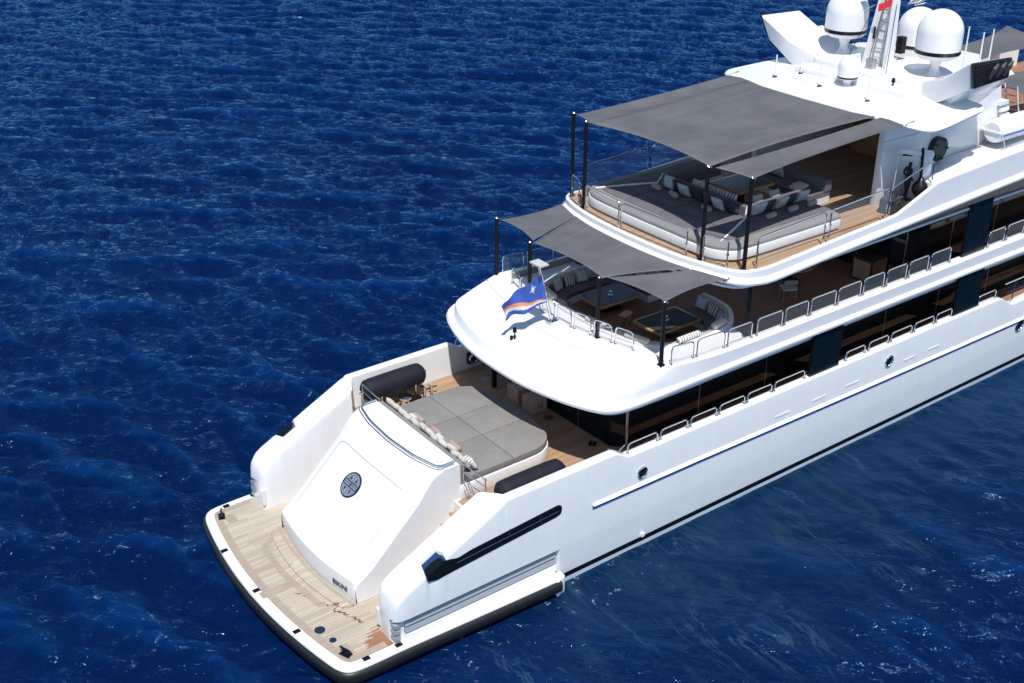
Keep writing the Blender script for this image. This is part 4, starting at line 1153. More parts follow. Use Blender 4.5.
V = [[bm.verts.new((24.52+0.42*u, 0.02-0.25*u-0.04*math.sin(u*6), 13.82+0.26*v+0.16*u)) for v in (0, 0.5, 1)] for u in np.linspace(0, 1, 8)]
for i in range(7):
    for j in range(2): bm.faces.new([V[i][j], V[i+1][j], V[i+1][j+1], V[i][j+1]])
o = from_bm('signal_flag', bm, M['red'], ang=80); tag(o, 'small red flag on the radar mast', 'flag')

# ------------------------------------------------------------------ cushions
def pillow_mesh(w, h, t, n=10, pinch=0.10):
    bm = B(); L = [{}, {}]
    for side in (0, 1):
        for i in range(n+1):
            for j in range(n+1):
                u = -1+2*i/n; v = -1+2*j/n
                th = t/2*((1-u**4)*(1-v**4))**0.55
                k = 1 - pinch*(1-abs(u)**2)*abs(v)**3*0.6; k2 = 1 - pinch*(1-abs(v)**2)*abs(u)**3*0.6
                border = i in (0, n) or j in (0, n)
                if side == 1 and border: L[1][i, j] = L[0][i, j]; continue
                L[side][i, j] = bm.verts.new((u*w/2*k2, (th if side == 0 else -th), v*h/2*k))
    for side in (0, 1):
        for i in range(n):
            for j in range(n):
                q = [L[side][i, j], L[side][i+1, j], L[side][i+1, j+1], L[side][i, j+1]]
                bm.faces.new(q if side == 0 else q[::-1])
    bmesh.ops.recalc_face_normals(bm, faces=bm.faces)
    me = bpy.data.meshes.new('cushion'); bm.to_mesh(me); bm.free(); return me
def roll_mesh(l, r):
    bm = B()
    prof_ = [(0.01, -l/2), (r*0.7, -l/2), (r*0.95, -l/2+0.03), (r, -l/2+0.08), (r*1.04, 0), (r, l/2-0.08), (r*0.95, l/2-0.03), (r*0.7, l/2), (0.01, l/2)]
    lathe(bm, prof_, 0, 0, 0, 16); bmesh.ops.rotate(bm, verts=bm.verts, matrix=Matrix.Rotation(R(90), 3, 'Y'))
    bmesh.ops.recalc_face_normals(bm, faces=bm.faces)
    me = bpy.data.meshes.new('roll'); bm.to_mesh(me); bm.free(); return me
PM = {}
def cushion(loc, rz, mkey, label, w=0.48, h=0.46, t=0.17, tilt=25, group=None, kind='pillow', cat='cushion', roll=0):
    key = (kind, w, h, t, mkey)
    if key not in PM:
        me = pillow_mesh(w, h, t) if kind == 'pillow' else roll_mesh(w, h)
        me.materials.append(M[mkey]); me.shade_smooth(); PM[key] = me
    o = bpy.data.objects.new('cushion' if kind == 'pillow' else 'bolster_cushion', PM[key]); COL.objects.link(o)
    o.location = loc; o.rotation_euler = (Matrix.Rotation(R(rz), 3, 'Z') @ Matrix.Rotation(R(-tilt), 3, 'X') @ Matrix.Rotation(R(roll), 3, 'Y')).to_euler()
    return tag(o, label, cat, group)

# ------------------------------------------------------------------ main deck sunbed
sb = empty('sun_bed', (7.1, 0, 2.7), 0, 'big taupe upholstered sun bed on a white base behind the transom', 'sun bed')
def lpart(name, bm, m, parent, off, ang=35):
    bmesh.ops.translate(bm, verts=bm.verts, vec=(-off[0], -off[1], -off[2])); return from_bm(name, bm, m, parent, ang=ang)
off = (7.1, 0, 2.7)
hf = smooth2([(8.98, 0), (8.96, 0.8), (8.86, 1.5), (8.66, 1.98), (8.25, 2.26), (7.8, 2.33), (7.0, 2.34), (5.23, 2.34)], 4)
# curve from centre to aft
full = [(p[0], p[1]) for p in reversed(hf)] + [(p[0], -p[1]) for p in hf[1:]]
bm = B(); prism(bm, full, 2.705, 3.18, 0.03, 2); lpart('base', bm, M['white'], sb, off)
# six mattress panels: shrink plan, cut by lines
def clip(poly, f):
    out = []
    for i in range(len(poly)):
        a, b = poly[i], poly[(i+1) % len(poly)]; fa, fb = f(a), f(b)
        if fa >= 0: out.append(a)
        if (fa >= 0) != (fb >= 0):
            t = fa/(fa-fb); out.append((a[0]+(b[0]-a[0])*t, a[1]+(b[1]-a[1])*t))
    return out
def shrunk(full, cx_, cy_, k): return [(cx_+(x-cx_)*k, cy_+(y-cy_)*k) for x, y in full]
mp = shrunk(full, 7.1, 0, 0.985)
for (ylo, yhi) in ((-3, -0.67), (-0.67, 0.67), (0.67, 3)):
    for (xlo, xhi) in ((5.42, 7.12), (7.12, 9.5)):
        pl = clip(mp, lambda p: p[0]-(xlo+0.008)); pl = clip(pl, lambda p: (xhi-0.008)-p[0])
        pl = clip(pl, lambda p: p[1]-(ylo+0.008)); pl = clip(pl, lambda p: (yhi-0.008)-p[1])
        bm = B(); prism(bm, pl, 3.185, 3.41, 0.025, 2); lpart('mattress', bm, M['pad'], sb, off)
bm = B(); box(bm, 5.24, 5.40, -2.28, 2.28, 3.18, 3.82, 0.05, 3); lpart('backrest', bm, M['pad'], sb, off)
# cushions in a row along the backrest (port to starboard)
row = []
kinds = [('cream', 'tall cream cushion at the far port end of the sun bed backrest'), ('cream', 'second cream cushion from the port end of the sun bed row'), ('pale2', 'pale grey cushion behind the first white ribbed cushion on the sun bed'),
         ('whitefab', None), ('cream', 'cream cushion right of the first white ribbed cushion on the sun bed'), ('pale2', 'pale grey cushion in the middle of the sun bed row'), ('cream', 'cream cushion left of the middle white ribbed cushion on the sun bed'),
         ('whitefab', None), ('pale2', 'pale grey cushion right of the middle white ribbed cushion'), ('cream', 'cream cushion third from the starboard end of the sun bed row'), ('pale2', 'pale grey cushion beside the starboard white ribbed cushion'), ('whitefab', None)]
ribn = ['first white ribbed cushion from the port end of the sun bed', 'white ribbed cushion in the middle of the sun bed row', 'white ribbed cushion at the starboard end of the sun bed']
M['ribbed'] = striped('white_ribbed_terry', (0.78, 0.77, 0.74), (0.30, 0.29, 0.27), 0.105)
ri = 0
for k, (mk, lb) in enumerate(kinds):
    y = 2.02-k*0.37
    if mk == 'whitefab':
        cushion((5.72, y, 3.66), 90+random.uniform(-10, 10), 'ribbed', ribn[ri], w=0.44, h=0.42, t=0.24, tilt=35, group='cushions along the sun bed backrest'); ri += 1
        cushion((5.52, y, 3.76), 90+random.uniform(-8, 8), 'cream', ['cream cushion standing behind the port white ribbed cushion', 'cream cushion standing behind the middle white ribbed cushion', 'cream cushion standing behind the starboard white ribbed cushion'][ri-1], w=0.40, h=0.40, tilt=28, group='cushions along the sun bed backrest')
    else:
        cushion((5.60+0.04*(k % 2), y, 3.68), -90+random.uniform(-12, 12), mk, lb, w=[0.50, 0.42, 0.46][k % 3], h=[0.52, 0.56, 0.48][k % 3], t=0.19, tilt=[-18, -34, -26][k % 3], roll=random.uniform(-9, 9), group='cushions along the sun bed backrest')
for k, (y, lb) in enumerate(((1.15, 'rose-ended bolster nearest the port end of the sun bed'), (0.15, 'rose-ended bolster in the middle of the sun bed'), (-0.85, 'rose-ended bolster towards the starboard side of the sun bed'))):
    cushion((6.0, y, 3.51), 87, 'rose', lb, w=0.56, h=0.095, kind='roll', group='rose bolsters on the sun bed', tilt=0)

# fenders
def fender(loc, l, r, rz, label, tilt=0):
    root = empty('boat_fender', loc, rz, label, 'fender', 'navy covered fenders on the aft deck')
    bm = B(); pr_ = [(0.02, -l/2), (r*0.5, -l/2+0.02), (r*0.82, -l/2+0.12), (r, -l/2+0.36), (r, l/2-0.36), (r*0.82, l/2-0.12), (r*0.5, l/2-0.02), (0.02, l/2)]
    lathe(bm, smooth2(pr_, 3), 0, 0, 0, 32); bmesh.ops.rotate(bm, verts=bm.verts, matrix=Matrix.Rotation(R(90), 3, 'Y'))
    from_bm('fender_body', bm, M['navy'], root, ang=60)
    bm = B(); 
    for s in (1, -1): tube(bm, [(s*(l/2+0.05)+0.05*math.cos(a), 0, 0.05*math.sin(a)) for a in np.linspace(0, 2*math.pi, 12)[:-1]], 0.015, 6, closed=True)
    from_bm('rope_eye', bm, M['steel2'], root)
fender((6.62, 3.66, 3.47), 2.35, 0.37, 0, 'fat navy fender lying on its cradle against the port bulwark')
fender((6.72, -3.62, 3.46), 2.35, 0.34, 0, 'long navy fender lying against the starboard bulwark, partly hidden by it')
for x, s in ((6.0, 1), (7.3, 1), (6.0, -1), (7.3, -1)):
    bm = B(); box(bm, x-0.04, x+0.04, s*3.40, s*3.98, 2.71, 2.78, 0.01); tube(bm, [(x, s*3.42, 2.75), (x, s*3.36, 3.30)], 0.025, 6); tube(bm, [(x, s*3.95, 2.75), (x, s*3.98, 3.30)], 0.025, 6); tube(bm, fillet([(x, s*3.36, 3.30), (x, s*3.5, 3.12), (x, s*3.66, 3.07), (x, s*3.82, 3.12), (x, s*3.98, 3.30)], 0.1), 0.025, 6)
    part('fender_cradle', bm, M['steel'])

# wooden ottomans
def ottoman(loc, rz, label):
    root = empty('ottoman', loc, rz, label, 'ottoman', 'slatted wooden ottomans in the shade')
    bm = B(); box(bm, -0.29, 0.29, -0.29, 0.29, 0.0, 0.46, 0.03); from_bm('body', bm, M['slatwood'], root)
    bm = B(); box(bm, -0.30, 0.30, -0.30, 0.30, 0.462, 0.50, 0.015); from_bm('seat', bm, plain_teak('ottoman_top', (0.66, 0.47, 0.36)), root)
    bm = B(); tube(bm, fillet([(0.07, -0.30, 0.33), (0.07, -0.34, 0.22), (-0.07, -0.34, 0.22), (-0.07, -0.30, 0.33)], 0.05), 0.014, 6); from_bm('rope_handle', bm, M['carbon'], root)
ottoman((10.13, 1.42, 2.71), 0, 'slatted wooden ottoman further to port under the overhang')
ottoman((10.08, 0.56, 2.71), 0, 'slatted wooden ottoman with a rope handle showing, nearer the starboard side')
# pair of shoes
root = empty('pair_of_shoes', (10.2, -2.25, 2.706), R(40), 'pair of small dark shoes left on the shaded teak', 'shoes')
for s in (1, -1):
    bm = B(); tube(bm, [(-0.13, s*0.07, 0.04), (-0.06, s*0.07, 0.055), (0.04, s*0.07, 0.045), (0.14, s*0.07, 0.03)], [0.04, 0.055, 0.05, 0.035], 10); from_bm('shoe', bm, M['bronze'], root)
# speaker by the port bulwark
# ------------------------------------------------------------------ upper deck lounge
sf = empty('curved_sofa', (13.5, 0, 4.96), 0, 'large curved white-backed sofa wrapping both dining tables on the upper aft deck', 'sofa')
off = (13.5, 0, 4.96)
so_h = [(11.42, 0), (11.45, 1.0), (11.62, 2.0), (12.0, 2.8), (12.7, 3.22), (13.6, 3.32), (14.6, 3.25), (15.4, 2.9), (15.95, 2.25), (16.1, 1.5), (16.12, 0.9)]
so_c = mirror_half(smooth2(so_h, 4))
def band(c, d0, d1, z0, z1, bm, bev=0.0):
    a = offset(c, d0); b = offset(c, d1)
    ring = lambda p, q: [(p[0], p[1], z0), (p[0], p[1], z1), (q[0], q[1], z1), (q[0], q[1], z0)]
    rr = [ring(p, q) for p, q in zip(a, b)]
    b2 = B(); loft(b2, rr, closed=True, cap=True); bmesh.ops.recalc_face_normals(b2, faces=b2.faces)
    if bev: bevel_sharp(b2, list(b2.edges), bev, 2, 45)
    merge(bm, b2)
bm = B(); band(so_c, 0.0, 0.16, 4.965, 5.74, bm, 0.03); lpart('shell', bm, M['white'], sf, off)
bm = B(); band(so_c, 0.14, 0.90, 4.965, 5.22, bm); lpart('seat_base', bm, M['white'], sf, off)
bm = B(); band(so_c, 0.16, 0.92, 5.225, 5.40, bm, 0.03); lpart('seat', bm, M['pad_dark'], sf, off)
bm = B(); band(so_c, 0.03, 0.17, 5.745, 5.80, bm, 0.02); lpart('top_rail', bm, M['whitefab'], sf, off)
bm = B(); band(so_c, 0.17, 0.32, 5.36, 5.80, bm, 0.04); lpart('backrest', bm, M['pad_light'], sf, off)
# cushions lying around the sofa
cs = offset(so_c, 0.42); _tot = None
cs3 = [(p[0], p[1], 5.60) for p in cs]
_, LT = along(cs3, 0)
nC = 26
names_side = []
for k in range(nC):
    s_ = LT*(k+0.5)/nC; p, _ = along(cs3, s_); q, _ = along(cs3, min(LT, s_+0.05)); q0, _ = along(cs3, max(0, s_-0.05))
    ang = math.degrees(math.atan2(q[1]-q0[1], q[0]-q0[0]))
    if 0.42 < (k+0.5)/nC < 0.58 and k % 2: continue
    if (k % 9) == 4: continue
    mk = ['pale', 'stripe', 'cream', 'char', 'stripe2'][k % 5]
    if p[0] > 15.2: mk = ['stripe', 'pale', 'stripe'][k % 3]
    desc = {'pale': 'pale blue-grey', 'stripe': 'bold striped', 'cream': 'cream', 'char': 'charcoal', 'stripe2': 'finely striped'}[mk]
    where = ('port arm' if p[1] > 2.3 else 'starboard arm' if p[1] < -2.3 else 'port half of the aft run' if p[1] > 0 and p[0] < 13 else 'starboard half of the aft run' if p[0] < 13 else 'forward port end' if p[1] > 0 else 'forward starboard end')
    row.append((k, desc, where))
    ordn = ['first', 'second', 'third', 'fourth', 'fifth', 'sixth', 'seventh', 'eighth', 'ninth'][sum(1 for r_ in row if r_[2] == where)-1]
    cushion((p[0], p[1], 5.60+random.uniform(-0.02, 0.02)), ang+random.uniform(-10, 10), mk, '%s cushion, %s along the curved sofa\'s %s' % (desc, ordn, where), w=0.46, h=0.42, t=0.17, tilt=-22, group='cushions on the curved sofa')
# bolsters draped on the sofa back aft
for k, (y, lb) in enumerate(((-0.6, 'cream bolster on the aft sofa back between the two inner poles'), (-2.2, 'cream bolster on the sofa back beside the starboard outer pole'), (2.0, 'cream bolster on the sofa back beside the flagstaff'))):
    x = float(np.interp(abs(y), [0, 1, 2, 2.8], [11.55, 11.58, 11.78, 12.15]))
    cushion((x+0.02, y, 5.88), 90+(-14 if y > 0 else 14)*abs(y)/2, 'cream', lb, w=0.85, h=0.10, kind='roll', group='bolsters on the sofa back', tilt=0)
cushion((13.2, -3.12, 5.90), 0, 'ribbed', 'white ribbed towel roll on the starboard sofa back', w=0.9, h=0.10, kind='roll', cat='towel roll', tilt=0)
cushion((14.6, -3.02, 5.91), 12, 'cream', 'cream round bolster on the starboard sofa back near the thin black pillar', w=0.6, h=0.12, kind='roll', tilt=0)
def resample(path, n):
    p3 = [(p[0], p[1], 0) for p in path]; _, L = along(p3, 0)
    return [along(p3, L*i/(n-1))[0] for i in range(n)]
i_ = [p for p in offset(CB, 0.34) if p[0] < 15.2]; o_ = [p for p in offset(so_c, -0.005) if not (p[0] > 15.2 or abs(p[1]) < 2.5 and p[0] > 13)]
ia = resample(i_, 80); ib = resample(o_, 80)
bm = B(); loft(bm, [[(p[0], p[1], 5.70) for p in ia], [(p[0], p[1], 5.72) for p in ib], [(p[0], p[1], 5.0) for p in ib]]); loft(bm, [[(p[0], p[1], 5.70) for p in (ia[0], ib[0])], [(p[0], p[1], 4.96) for p in (ia[0], ib[0])]]); loft(bm, [[(p[0], p[1], 5.70) for p in (ia[-1], ib[-1])], [(p[0], p[1], 4.96) for p in (ia[-1], ib[-1])]])
part('aft_ledge', bm, M['white'])
def dining(loc, label, lx=1.9, ly=1.3, h=0.5):
    root = empty('dining_table', loc, 0, label, 'table', 'square dark-topped tables with wooden edges')
    pl = [(p.x, p.y) for p in fillet([(-lx/2, -ly/2, 0), (lx/2, -ly/2, 0), (lx/2, ly/2, 0), (-lx/2, ly/2, 0)], 0.12, closed=True)]
    bm = B(); prism(bm, pl, h-0.07, h, 0.01); from_bm('table_edge', bm, M['varnish'], root)
    pl2 = [(x*0.91, y*0.88) for x, y in pl]
    bm = B(); prism(bm, pl2, h, h+0.008); from_bm('table_top', bm, mat('table_slate', (0.035, 0.037, 0.04), 0.25), root)
    bm = B(); cyl(bm, 0, 0, 0.02, h-0.07, 0.12, seg=16); box(bm, -0.35, 0.35, -0.25, 0.25, 0, 0.04, 0.01); from_bm('pedestal', bm, M['carbon'], root)
    return root
def ornament(loc, label):
    root = empty('glass_lantern', loc, 0, label, 'lantern', 'small lanterns on the dining tables')
    bm = B(); cyl(bm, 0, 0, 0, 0.02, 0.09, seg=16); from_bm('tray', bm, M['white2'], root)
    bm = B(); lathe(bm, [(0.03, 0.02), (0.05, 0.06), (0.045, 0.13), (0.03, 0.16)], 0, 0, 0, 14); from_bm('jar', bm, M['steel'], root)
dining((13.90, 1.38, 4.96), 'port dark-topped dining table with a wooden edge, behind the flag')
dining((14.12, -1.22, 4.96), 'starboard dark-topped dining table with a wooden edge, nearest the camera on the upper deck')
ornament((13.9, 1.35, 5.469), 'small silver lantern on the port dining table'); ornament((14.1, -1.2, 5.469), 'small silver lantern on the starboard dining table')
# low wooden stool between them
root = empty('wooden_stool', (13.45, 0.05, 4.96), R(20), 'light wooden folding stool between the two dining tables', 'stool')
bm = B(); box(bm, -0.25, 0.25, -0.14, 0.14, 0.40, 0.44, 0.01); from_bm('seat', bm, plain_teak('light_oak', (0.55, 0.30, 0.14)), root)
bm = B()
for s in (1, -1):
    tube(bm, [(-0.2, s*0.11, 0), (0.2, s*0.11, 0.4)], 0.018, 6); tube(bm, [(0.2, s*0.11, 0), (-0.2, s*0.11, 0.4)], 0.018, 6)
from_bm('leg', bm, M['varnish'], root)
# dining group further forward, in shade
def chair(loc, rz, label, g_='dining chairs under the sundeck'):
    root = empty('dining_chair', loc, R(rz), label, 'chair', g_)
    wood = M['char_wood']
    for sx in (1, -1):
        for sy in (1, -1):
            bm = B(); tube(bm, [(sx*0.20, sy*0.22, 0), (sx*0.20, sy*0.22, 0.44 if sx > 0 else 0.80)], 0.02, 6); from_bm('leg', bm, wood, root)
    bm = B(); box(bm, -0.23, 0.23, -0.24, 0.24, 0.42, 0.48, 0.02); from_bm('seat', bm, M['cream'], root)
    bm = B(); box(bm, -0.23, -0.18, -0.24, 0.24, 0.66, 0.80, 0.015); from_bm('backrest', bm, wood, root)
    bm = B()
    for s in (1, -1): tube(bm, [(-0.2, s*0.23, 0.66), (0.2, s*0.23, 0.64), (0.2, s*0.23, 0.44)], 0.016, 6)
    from_bm('armrest', bm, wood, root)
    return root
M['char_wood'] = plain_teak('pale_grey_wood', (0.34, 0.30, 0.26))
chair((19.3, -1.75, 4.96), 60, 'pale slatted armchair with its back to the camera at the round table')
chair((18.4, 0.1, 4.96), 20, 'pale chair half hidden behind the sundeck edge, port side of the round table')
chair((22.3, -0.3, 4.96), 200, 'dark-shaded chair on the forward side of the round table')
root = empty('round_table', (20.5, -0.75, 4.96), 0, 'round wooden dining table in the shade below the sundeck', 'table')
bm = B(); cyl(bm, 0, 0, 0.70, 0.75, 0.85, seg=36); from_bm('table_top', bm, M['varnish'], root)
bm = B(); cyl(bm, 0, 0, 0.0, 0.04, 0.35, seg=20); cyl(bm, 0, 0, 0.04, 0.70, 0.08, seg=12); from_bm('pedestal', bm, M['carbon'], root)
root = empty('cabinet', (22.95, -2.25, 4.96), 0, 'dark wooden cabinet with a pale cane front, beside the upper deck glass doors', 'cabinet')
bm = B(); box(bm, -0.40, 0.40, -0.45, 0.45, 0, 0.88, 0.02); from_bm('carcass', bm, mat('dark_walnut', (0.035, 0.02, 0.014), 0.4), root)
bm = B(); box(bm, -0.412, -0.40, -0.36, 0.36, 0.08, 0.78); from_bm('cane_front', bm, mat('cane', (0.33, 0.24, 0.16), 0.8), root)
# deck lounger at the port side of the upper deck
root = empty('deck_chair', (14.6, 3.05+0.45, 4.96), R(190), 'folding wooden deck chair by the port bulwark of the upper deck', 'deck chair')
bm = B()
for s in (1, -1):
    tube(bm, [(-0.45, s*0.25, 0.05), (0.35, s*0.25, 0.85)], 0.02, 6); tube(bm, [(0.35, s*0.27, 0.02), (-0.40, s*0.27, 0.45)], 0.02, 6)
from_bm('frame', bm, M['varnish'], root)
bm = B(); loft(bm, [[(-0.40, y, 0.42), (-0.15, y, 0.32), (0.1, y, 0.45), (0.33, y, 0.86)] for y in (-0.24, 0.24)]); from_bm('sling', bm, M['char'], root, ang=60)

# ------------------------------------------------------------------ sundeck lounge
off = (16.5, 0, 8.06)
sp_ = empty('sundeck_lounge', (16.5, 0, 8.06), 0, 'wide charcoal lounging pad on a white base filling the aft sundeck', 'sun bed')
hs = smooth2([(14.02, 0), (14.03, 1.0), (14.05, 2.1), (14.16, 2.85), (14.55, 3.36), (15.15, 3.50), (17.0, 3.54), (19.3, 3.56)], 4)
pl_full = list(reversed([(p[0], p[1]) for p in hs])) + [(p[0], -p[1]) for p in hs[1:]]
# U plan: cut out the well round the table
well = [(19.3, -1.75), (16.75, -1.75), (16.75, 1.75), (19.3, 1.75)]
uplan = pl_full + well
bm = B(); prism(bm, uplan, 8.18, 8.48, 0.03, 2); lpart('base', bm, M['white'], sp_, off)
bm = B()
for (x, y) in ((14.6, -3.0), (16.5, -3.45), (19.0, -3.45), (14.6, 3.0), (19.0, 3.45), (14.1, 0), (17.2, 1.5), (17.2, -1.5)): cyl(bm, x, y, 8.06, 8.15, 0.05, seg=8)
lpart('feet', bm, M['carbon'], sp_, off)
def sec_loft(c, prof_):   # prof_: (inset, z)
    bm = B(); loft(bm, [[(p[0], p[1], z) for p in offset(c, d)] for d, z in prof_]); return bm
cs_ = pl_full
bm = sec_loft(cs_, [(0.03, 8.485), (0.03, 8.57), (0.07, 8.62), (0.16, 8.645), (0.50, 8.68), (0.60, 8.69)])
lpart('edge_bolster', bm, M['pad'], sp_, off)
inner = offset(cs_, 0.45)
inn = [(p[0], p[1]) for p in inner]
def pads(x0, x1, y0, y1, z=8.70):
    pl = clip(inn, lambda p: p[0]-x0-0.016); pl = clip(pl, lambda p: x1-0.016-p[0]); pl = clip(pl, lambda p: p[1]-y0-0.016); pl = clip(pl, lambda p: y1-0.016-p[1])
    if len(pl) > 2:
        bm = B(); prism(bm, pl, 8.485, z, 0.02, 2); lpart('mattress', bm, M['pad_dark'], sp_, off)
for (y0, y1) in ((-3.3, -1.6), (-1.6, 0), (0, 1.6), (1.6, 3.3)):
    pads(13.9, 15.3, y0, y1); pads(15.3, 16.72, y0, y1)
for (y0, y1) in ((-3.3, -1.77), (1.77, 3.3)): pads(16.72, 18.0, y0, y1); pads(18.0, 19.3, y0, y1)
# low backrests round the well
bm = B(); box(bm, 16.52, 16.72, -1.92, 1.92, 8.705, 9.02, 0.06, 3); lpart('backrest', bm, M['pad_dark'], sp_, off)
for s in (1, -1):
    bm = B(); box(bm, 16.74, 19.2, s*1.77, s*1.95, 8.705, 8.99, 0.06, 3); lpart('backrest', bm, M['pad_dark'], sp_, off)
# pale diagonal strap of the cover seams
for s in (1, -1):
    bm = B(); tube(bm, [(14.45, s*2.95, 8.70), (15.6, s*2.45, 8.72), (16.45, s*2.05, 8.72), (16.62, s*1.95, 9.04)], 0.035, 6)
    lpart('strap', bm, M['whitefab'], sp_, off)
bm = B(); box(bm, 16.76, 19.3, -1.72, 1.72, 8.062, 8.077); lpart('well_floor', bm, M['teak'], sp_, off)
t_ = dining((18.42, 0.0, 8.08), 'sundeck coffee table with a dark top and light wooden edge, in the lounge well', lx=1.75, ly=1.45, h=0.82)
# inner seats
bm = B(); box(bm, 16.76, 17.25, -1.7, 1.7, 8.08, 8.50, 0.05, 2); lpart('inner_seat', bm, M['pad_dark'], sp_, off)
# forward corner sofa
sfr = empty('corner_sofa', (20.5, 0.0, 8.06), 0, 'charcoal corner sofa with a low back forward of the coffee table', 'sofa')
off2 = (20.5, 0.0, 8.06)
bm = B(); box(bm, 19.92, 21.02, -1.64, 1.64, 8.12, 8.34, 0.03); lpart('base', bm, M['white'], sfr, off2)
bm = B(); 
for a, b in ((-1.64, -0.55), (-0.55, 0.55), (0.55, 1.64)): box(bm, 19.92, 21.02, a+0.005, b-0.005, 8.345, 8.54, 0.04, 2)
lpart('seat', bm, M['pad_dark'], sfr, off2)
bm = B(); box(bm, 20.72, 21.04, -1.66, 1.64, 8.54, 8.93, 0.10, 3); lpart('backrest', bm, M['pad_dark'], sfr, off2)
bm = B(); 
for x in (20.05, 20.9):
    for y in (-1.5, 1.5): cyl(bm, x, y, 8.06, 8.125, 0.05, seg=8)
lpart('feet', bm, M['carbon'], sfr, off2)
# cushions: aft row faces aft on the pad, starboard row faces starboard
def cgroup(items, g_):
    for it in items: cushion(*it[:4], **it[4], group=g_)
D = dict
aftrow = [((16.36, 1.38, 8.95), 92, 'pale', 'pale cushion standing on edge at the port end of the sundeck row', D(tilt=-6)),
          ((16.42, 0.98, 8.92), 92, 'char', 'charcoal cushion second from the port end of the sundeck row', D(tilt=22)),
          ((16.26, 0.55, 8.93), 92, 'pale', 'pale cushion left of the inner sail pole on the sundeck', D(tilt=26, w=0.5, h=0.48)),
          ((16.40, 0.06, 8.92), 90, 'char', 'charcoal cushion just left of the inner starboard sail pole', D(tilt=22)),
          ((16.40, -0.42, 8.92), 90, 'char', 'charcoal cushion half behind the inner starboard sail pole', D(tilt=22)),
          ((16.24, -1.02, 8.93), 88, 'pale', 'pale cushion right of the inner starboard sail pole', D(tilt=26, w=0.5, h=0.48)),
          ((16.40, -1.50, 8.92), 88, 'char', 'charcoal cushion at the starboard corner of the aft row', D(tilt=22))]
cgroup(aftrow, 'cushions on the sundeck lounge')
sbrow = [((16.95, -2.16, 8.95), 0, 'pale', 'large pale cushion at the corner of the starboard row on the sundeck', D(tilt=-26, w=0.54, h=0.5)),
         ((17.46, -2.10, 8.92), 0, 'char', 'charcoal cushion behind the outer starboard sail pole', D(tilt=-22)),
         ((17.96, -2.18, 8.95), 0, 'pale', 'pale cushion right of the outer starboard sail pole', D(tilt=-26, w=0.5, h=0.48)),
         ((18.46, -2.10, 8.92), 0, 'char', 'charcoal cushion between the two forward pale cushions of the starboard row', D(tilt=-22)),
         ((18.95, -2.18, 8.95), 0, 'pale', 'pale cushion at the forward end of the starboard row', D(tilt=-26, w=0.5, h=0.48))]
cgroup(sbrow, 'cushions on the sundeck lounge')
for (x, y, a, lb) in ((16.0, 1.60, 90, 'rose bolster beside the upright pale cushion at the port end'), (15.95, 0.72, 75, 'rose bolster in front of the pale cushion left of the inner pole'), (15.92, -0.85, 80, 'rose bolster in front of the pale cushion right of the inner pole'),
                      (17.10, -2.55, 5, 'rose bolster in front of the large corner cushion'), (18.12, -2.55, 8, 'rose bolster in front of the second pale starboard cushion'), (19.0, -2.56, 10, 'rose bolster in front of the forwardmost pale cushion')):
    cushion((x, y, 8.80), a, 'rose', lb, w=0.42, h=0.095, kind='roll', group='rose bolsters on the sundeck', tilt=0)
for (y, mk, lb) in ((1.0, 'cream', 'cream cushion facing the coffee table, furthest to port'), (0.62, 'cream', 'second cream cushion facing the coffee table'), (0.2, 'stripe', 'first zigzag grey and white cushion facing the coffee table'), (-0.2, 'stripe', 'middle zigzag grey and white cushion facing the coffee table'), (-0.6, 'stripe', 'zigzag grey and white cushion nearest the starboard corner'), ):
    cushion((16.92, y-0.35, 8.90), 90, mk, lb, w=0.44, h=0.46, tilt=-18, group='cushions facing the coffee table')
for (x, mk, lb) in ((17.5, 'pale', 'pale cushion lying inside the lounge well by the starboard backrest'), (18.3, 'pale', 'pale blue cushion inside the well near the coffee table corner')):
    cushion((x, -1.58, 8.90), 180, mk, lb, tilt=-18, group='cushions facing the coffee table')
cushion((20.1, -0.95, 8.64), 20, 'pale', 'pale blue cushion lying at the forward starboard corner of the coffee table', tilt=80)
for (y, mk, lb, tl, x) in ((0.75, 'stripe2', 'striped cushion at the port end of the corner sofa', -25, 20.58), (0.35, 'pale', 'pale cushion leaning on the corner sofa back beside the striped one', -25, 20.58), (-0.9, 'pale', 'pale blue-grey cushion lying flat on the corner sofa seat', -78, 20.3)):
    cushion((x, y, 8.78 if tl > -50 else 8.62), -90, mk, lb, w=0.52, h=0.5, tilt=tl if tl > -50 else 78, group='cushions on the corner sofa')

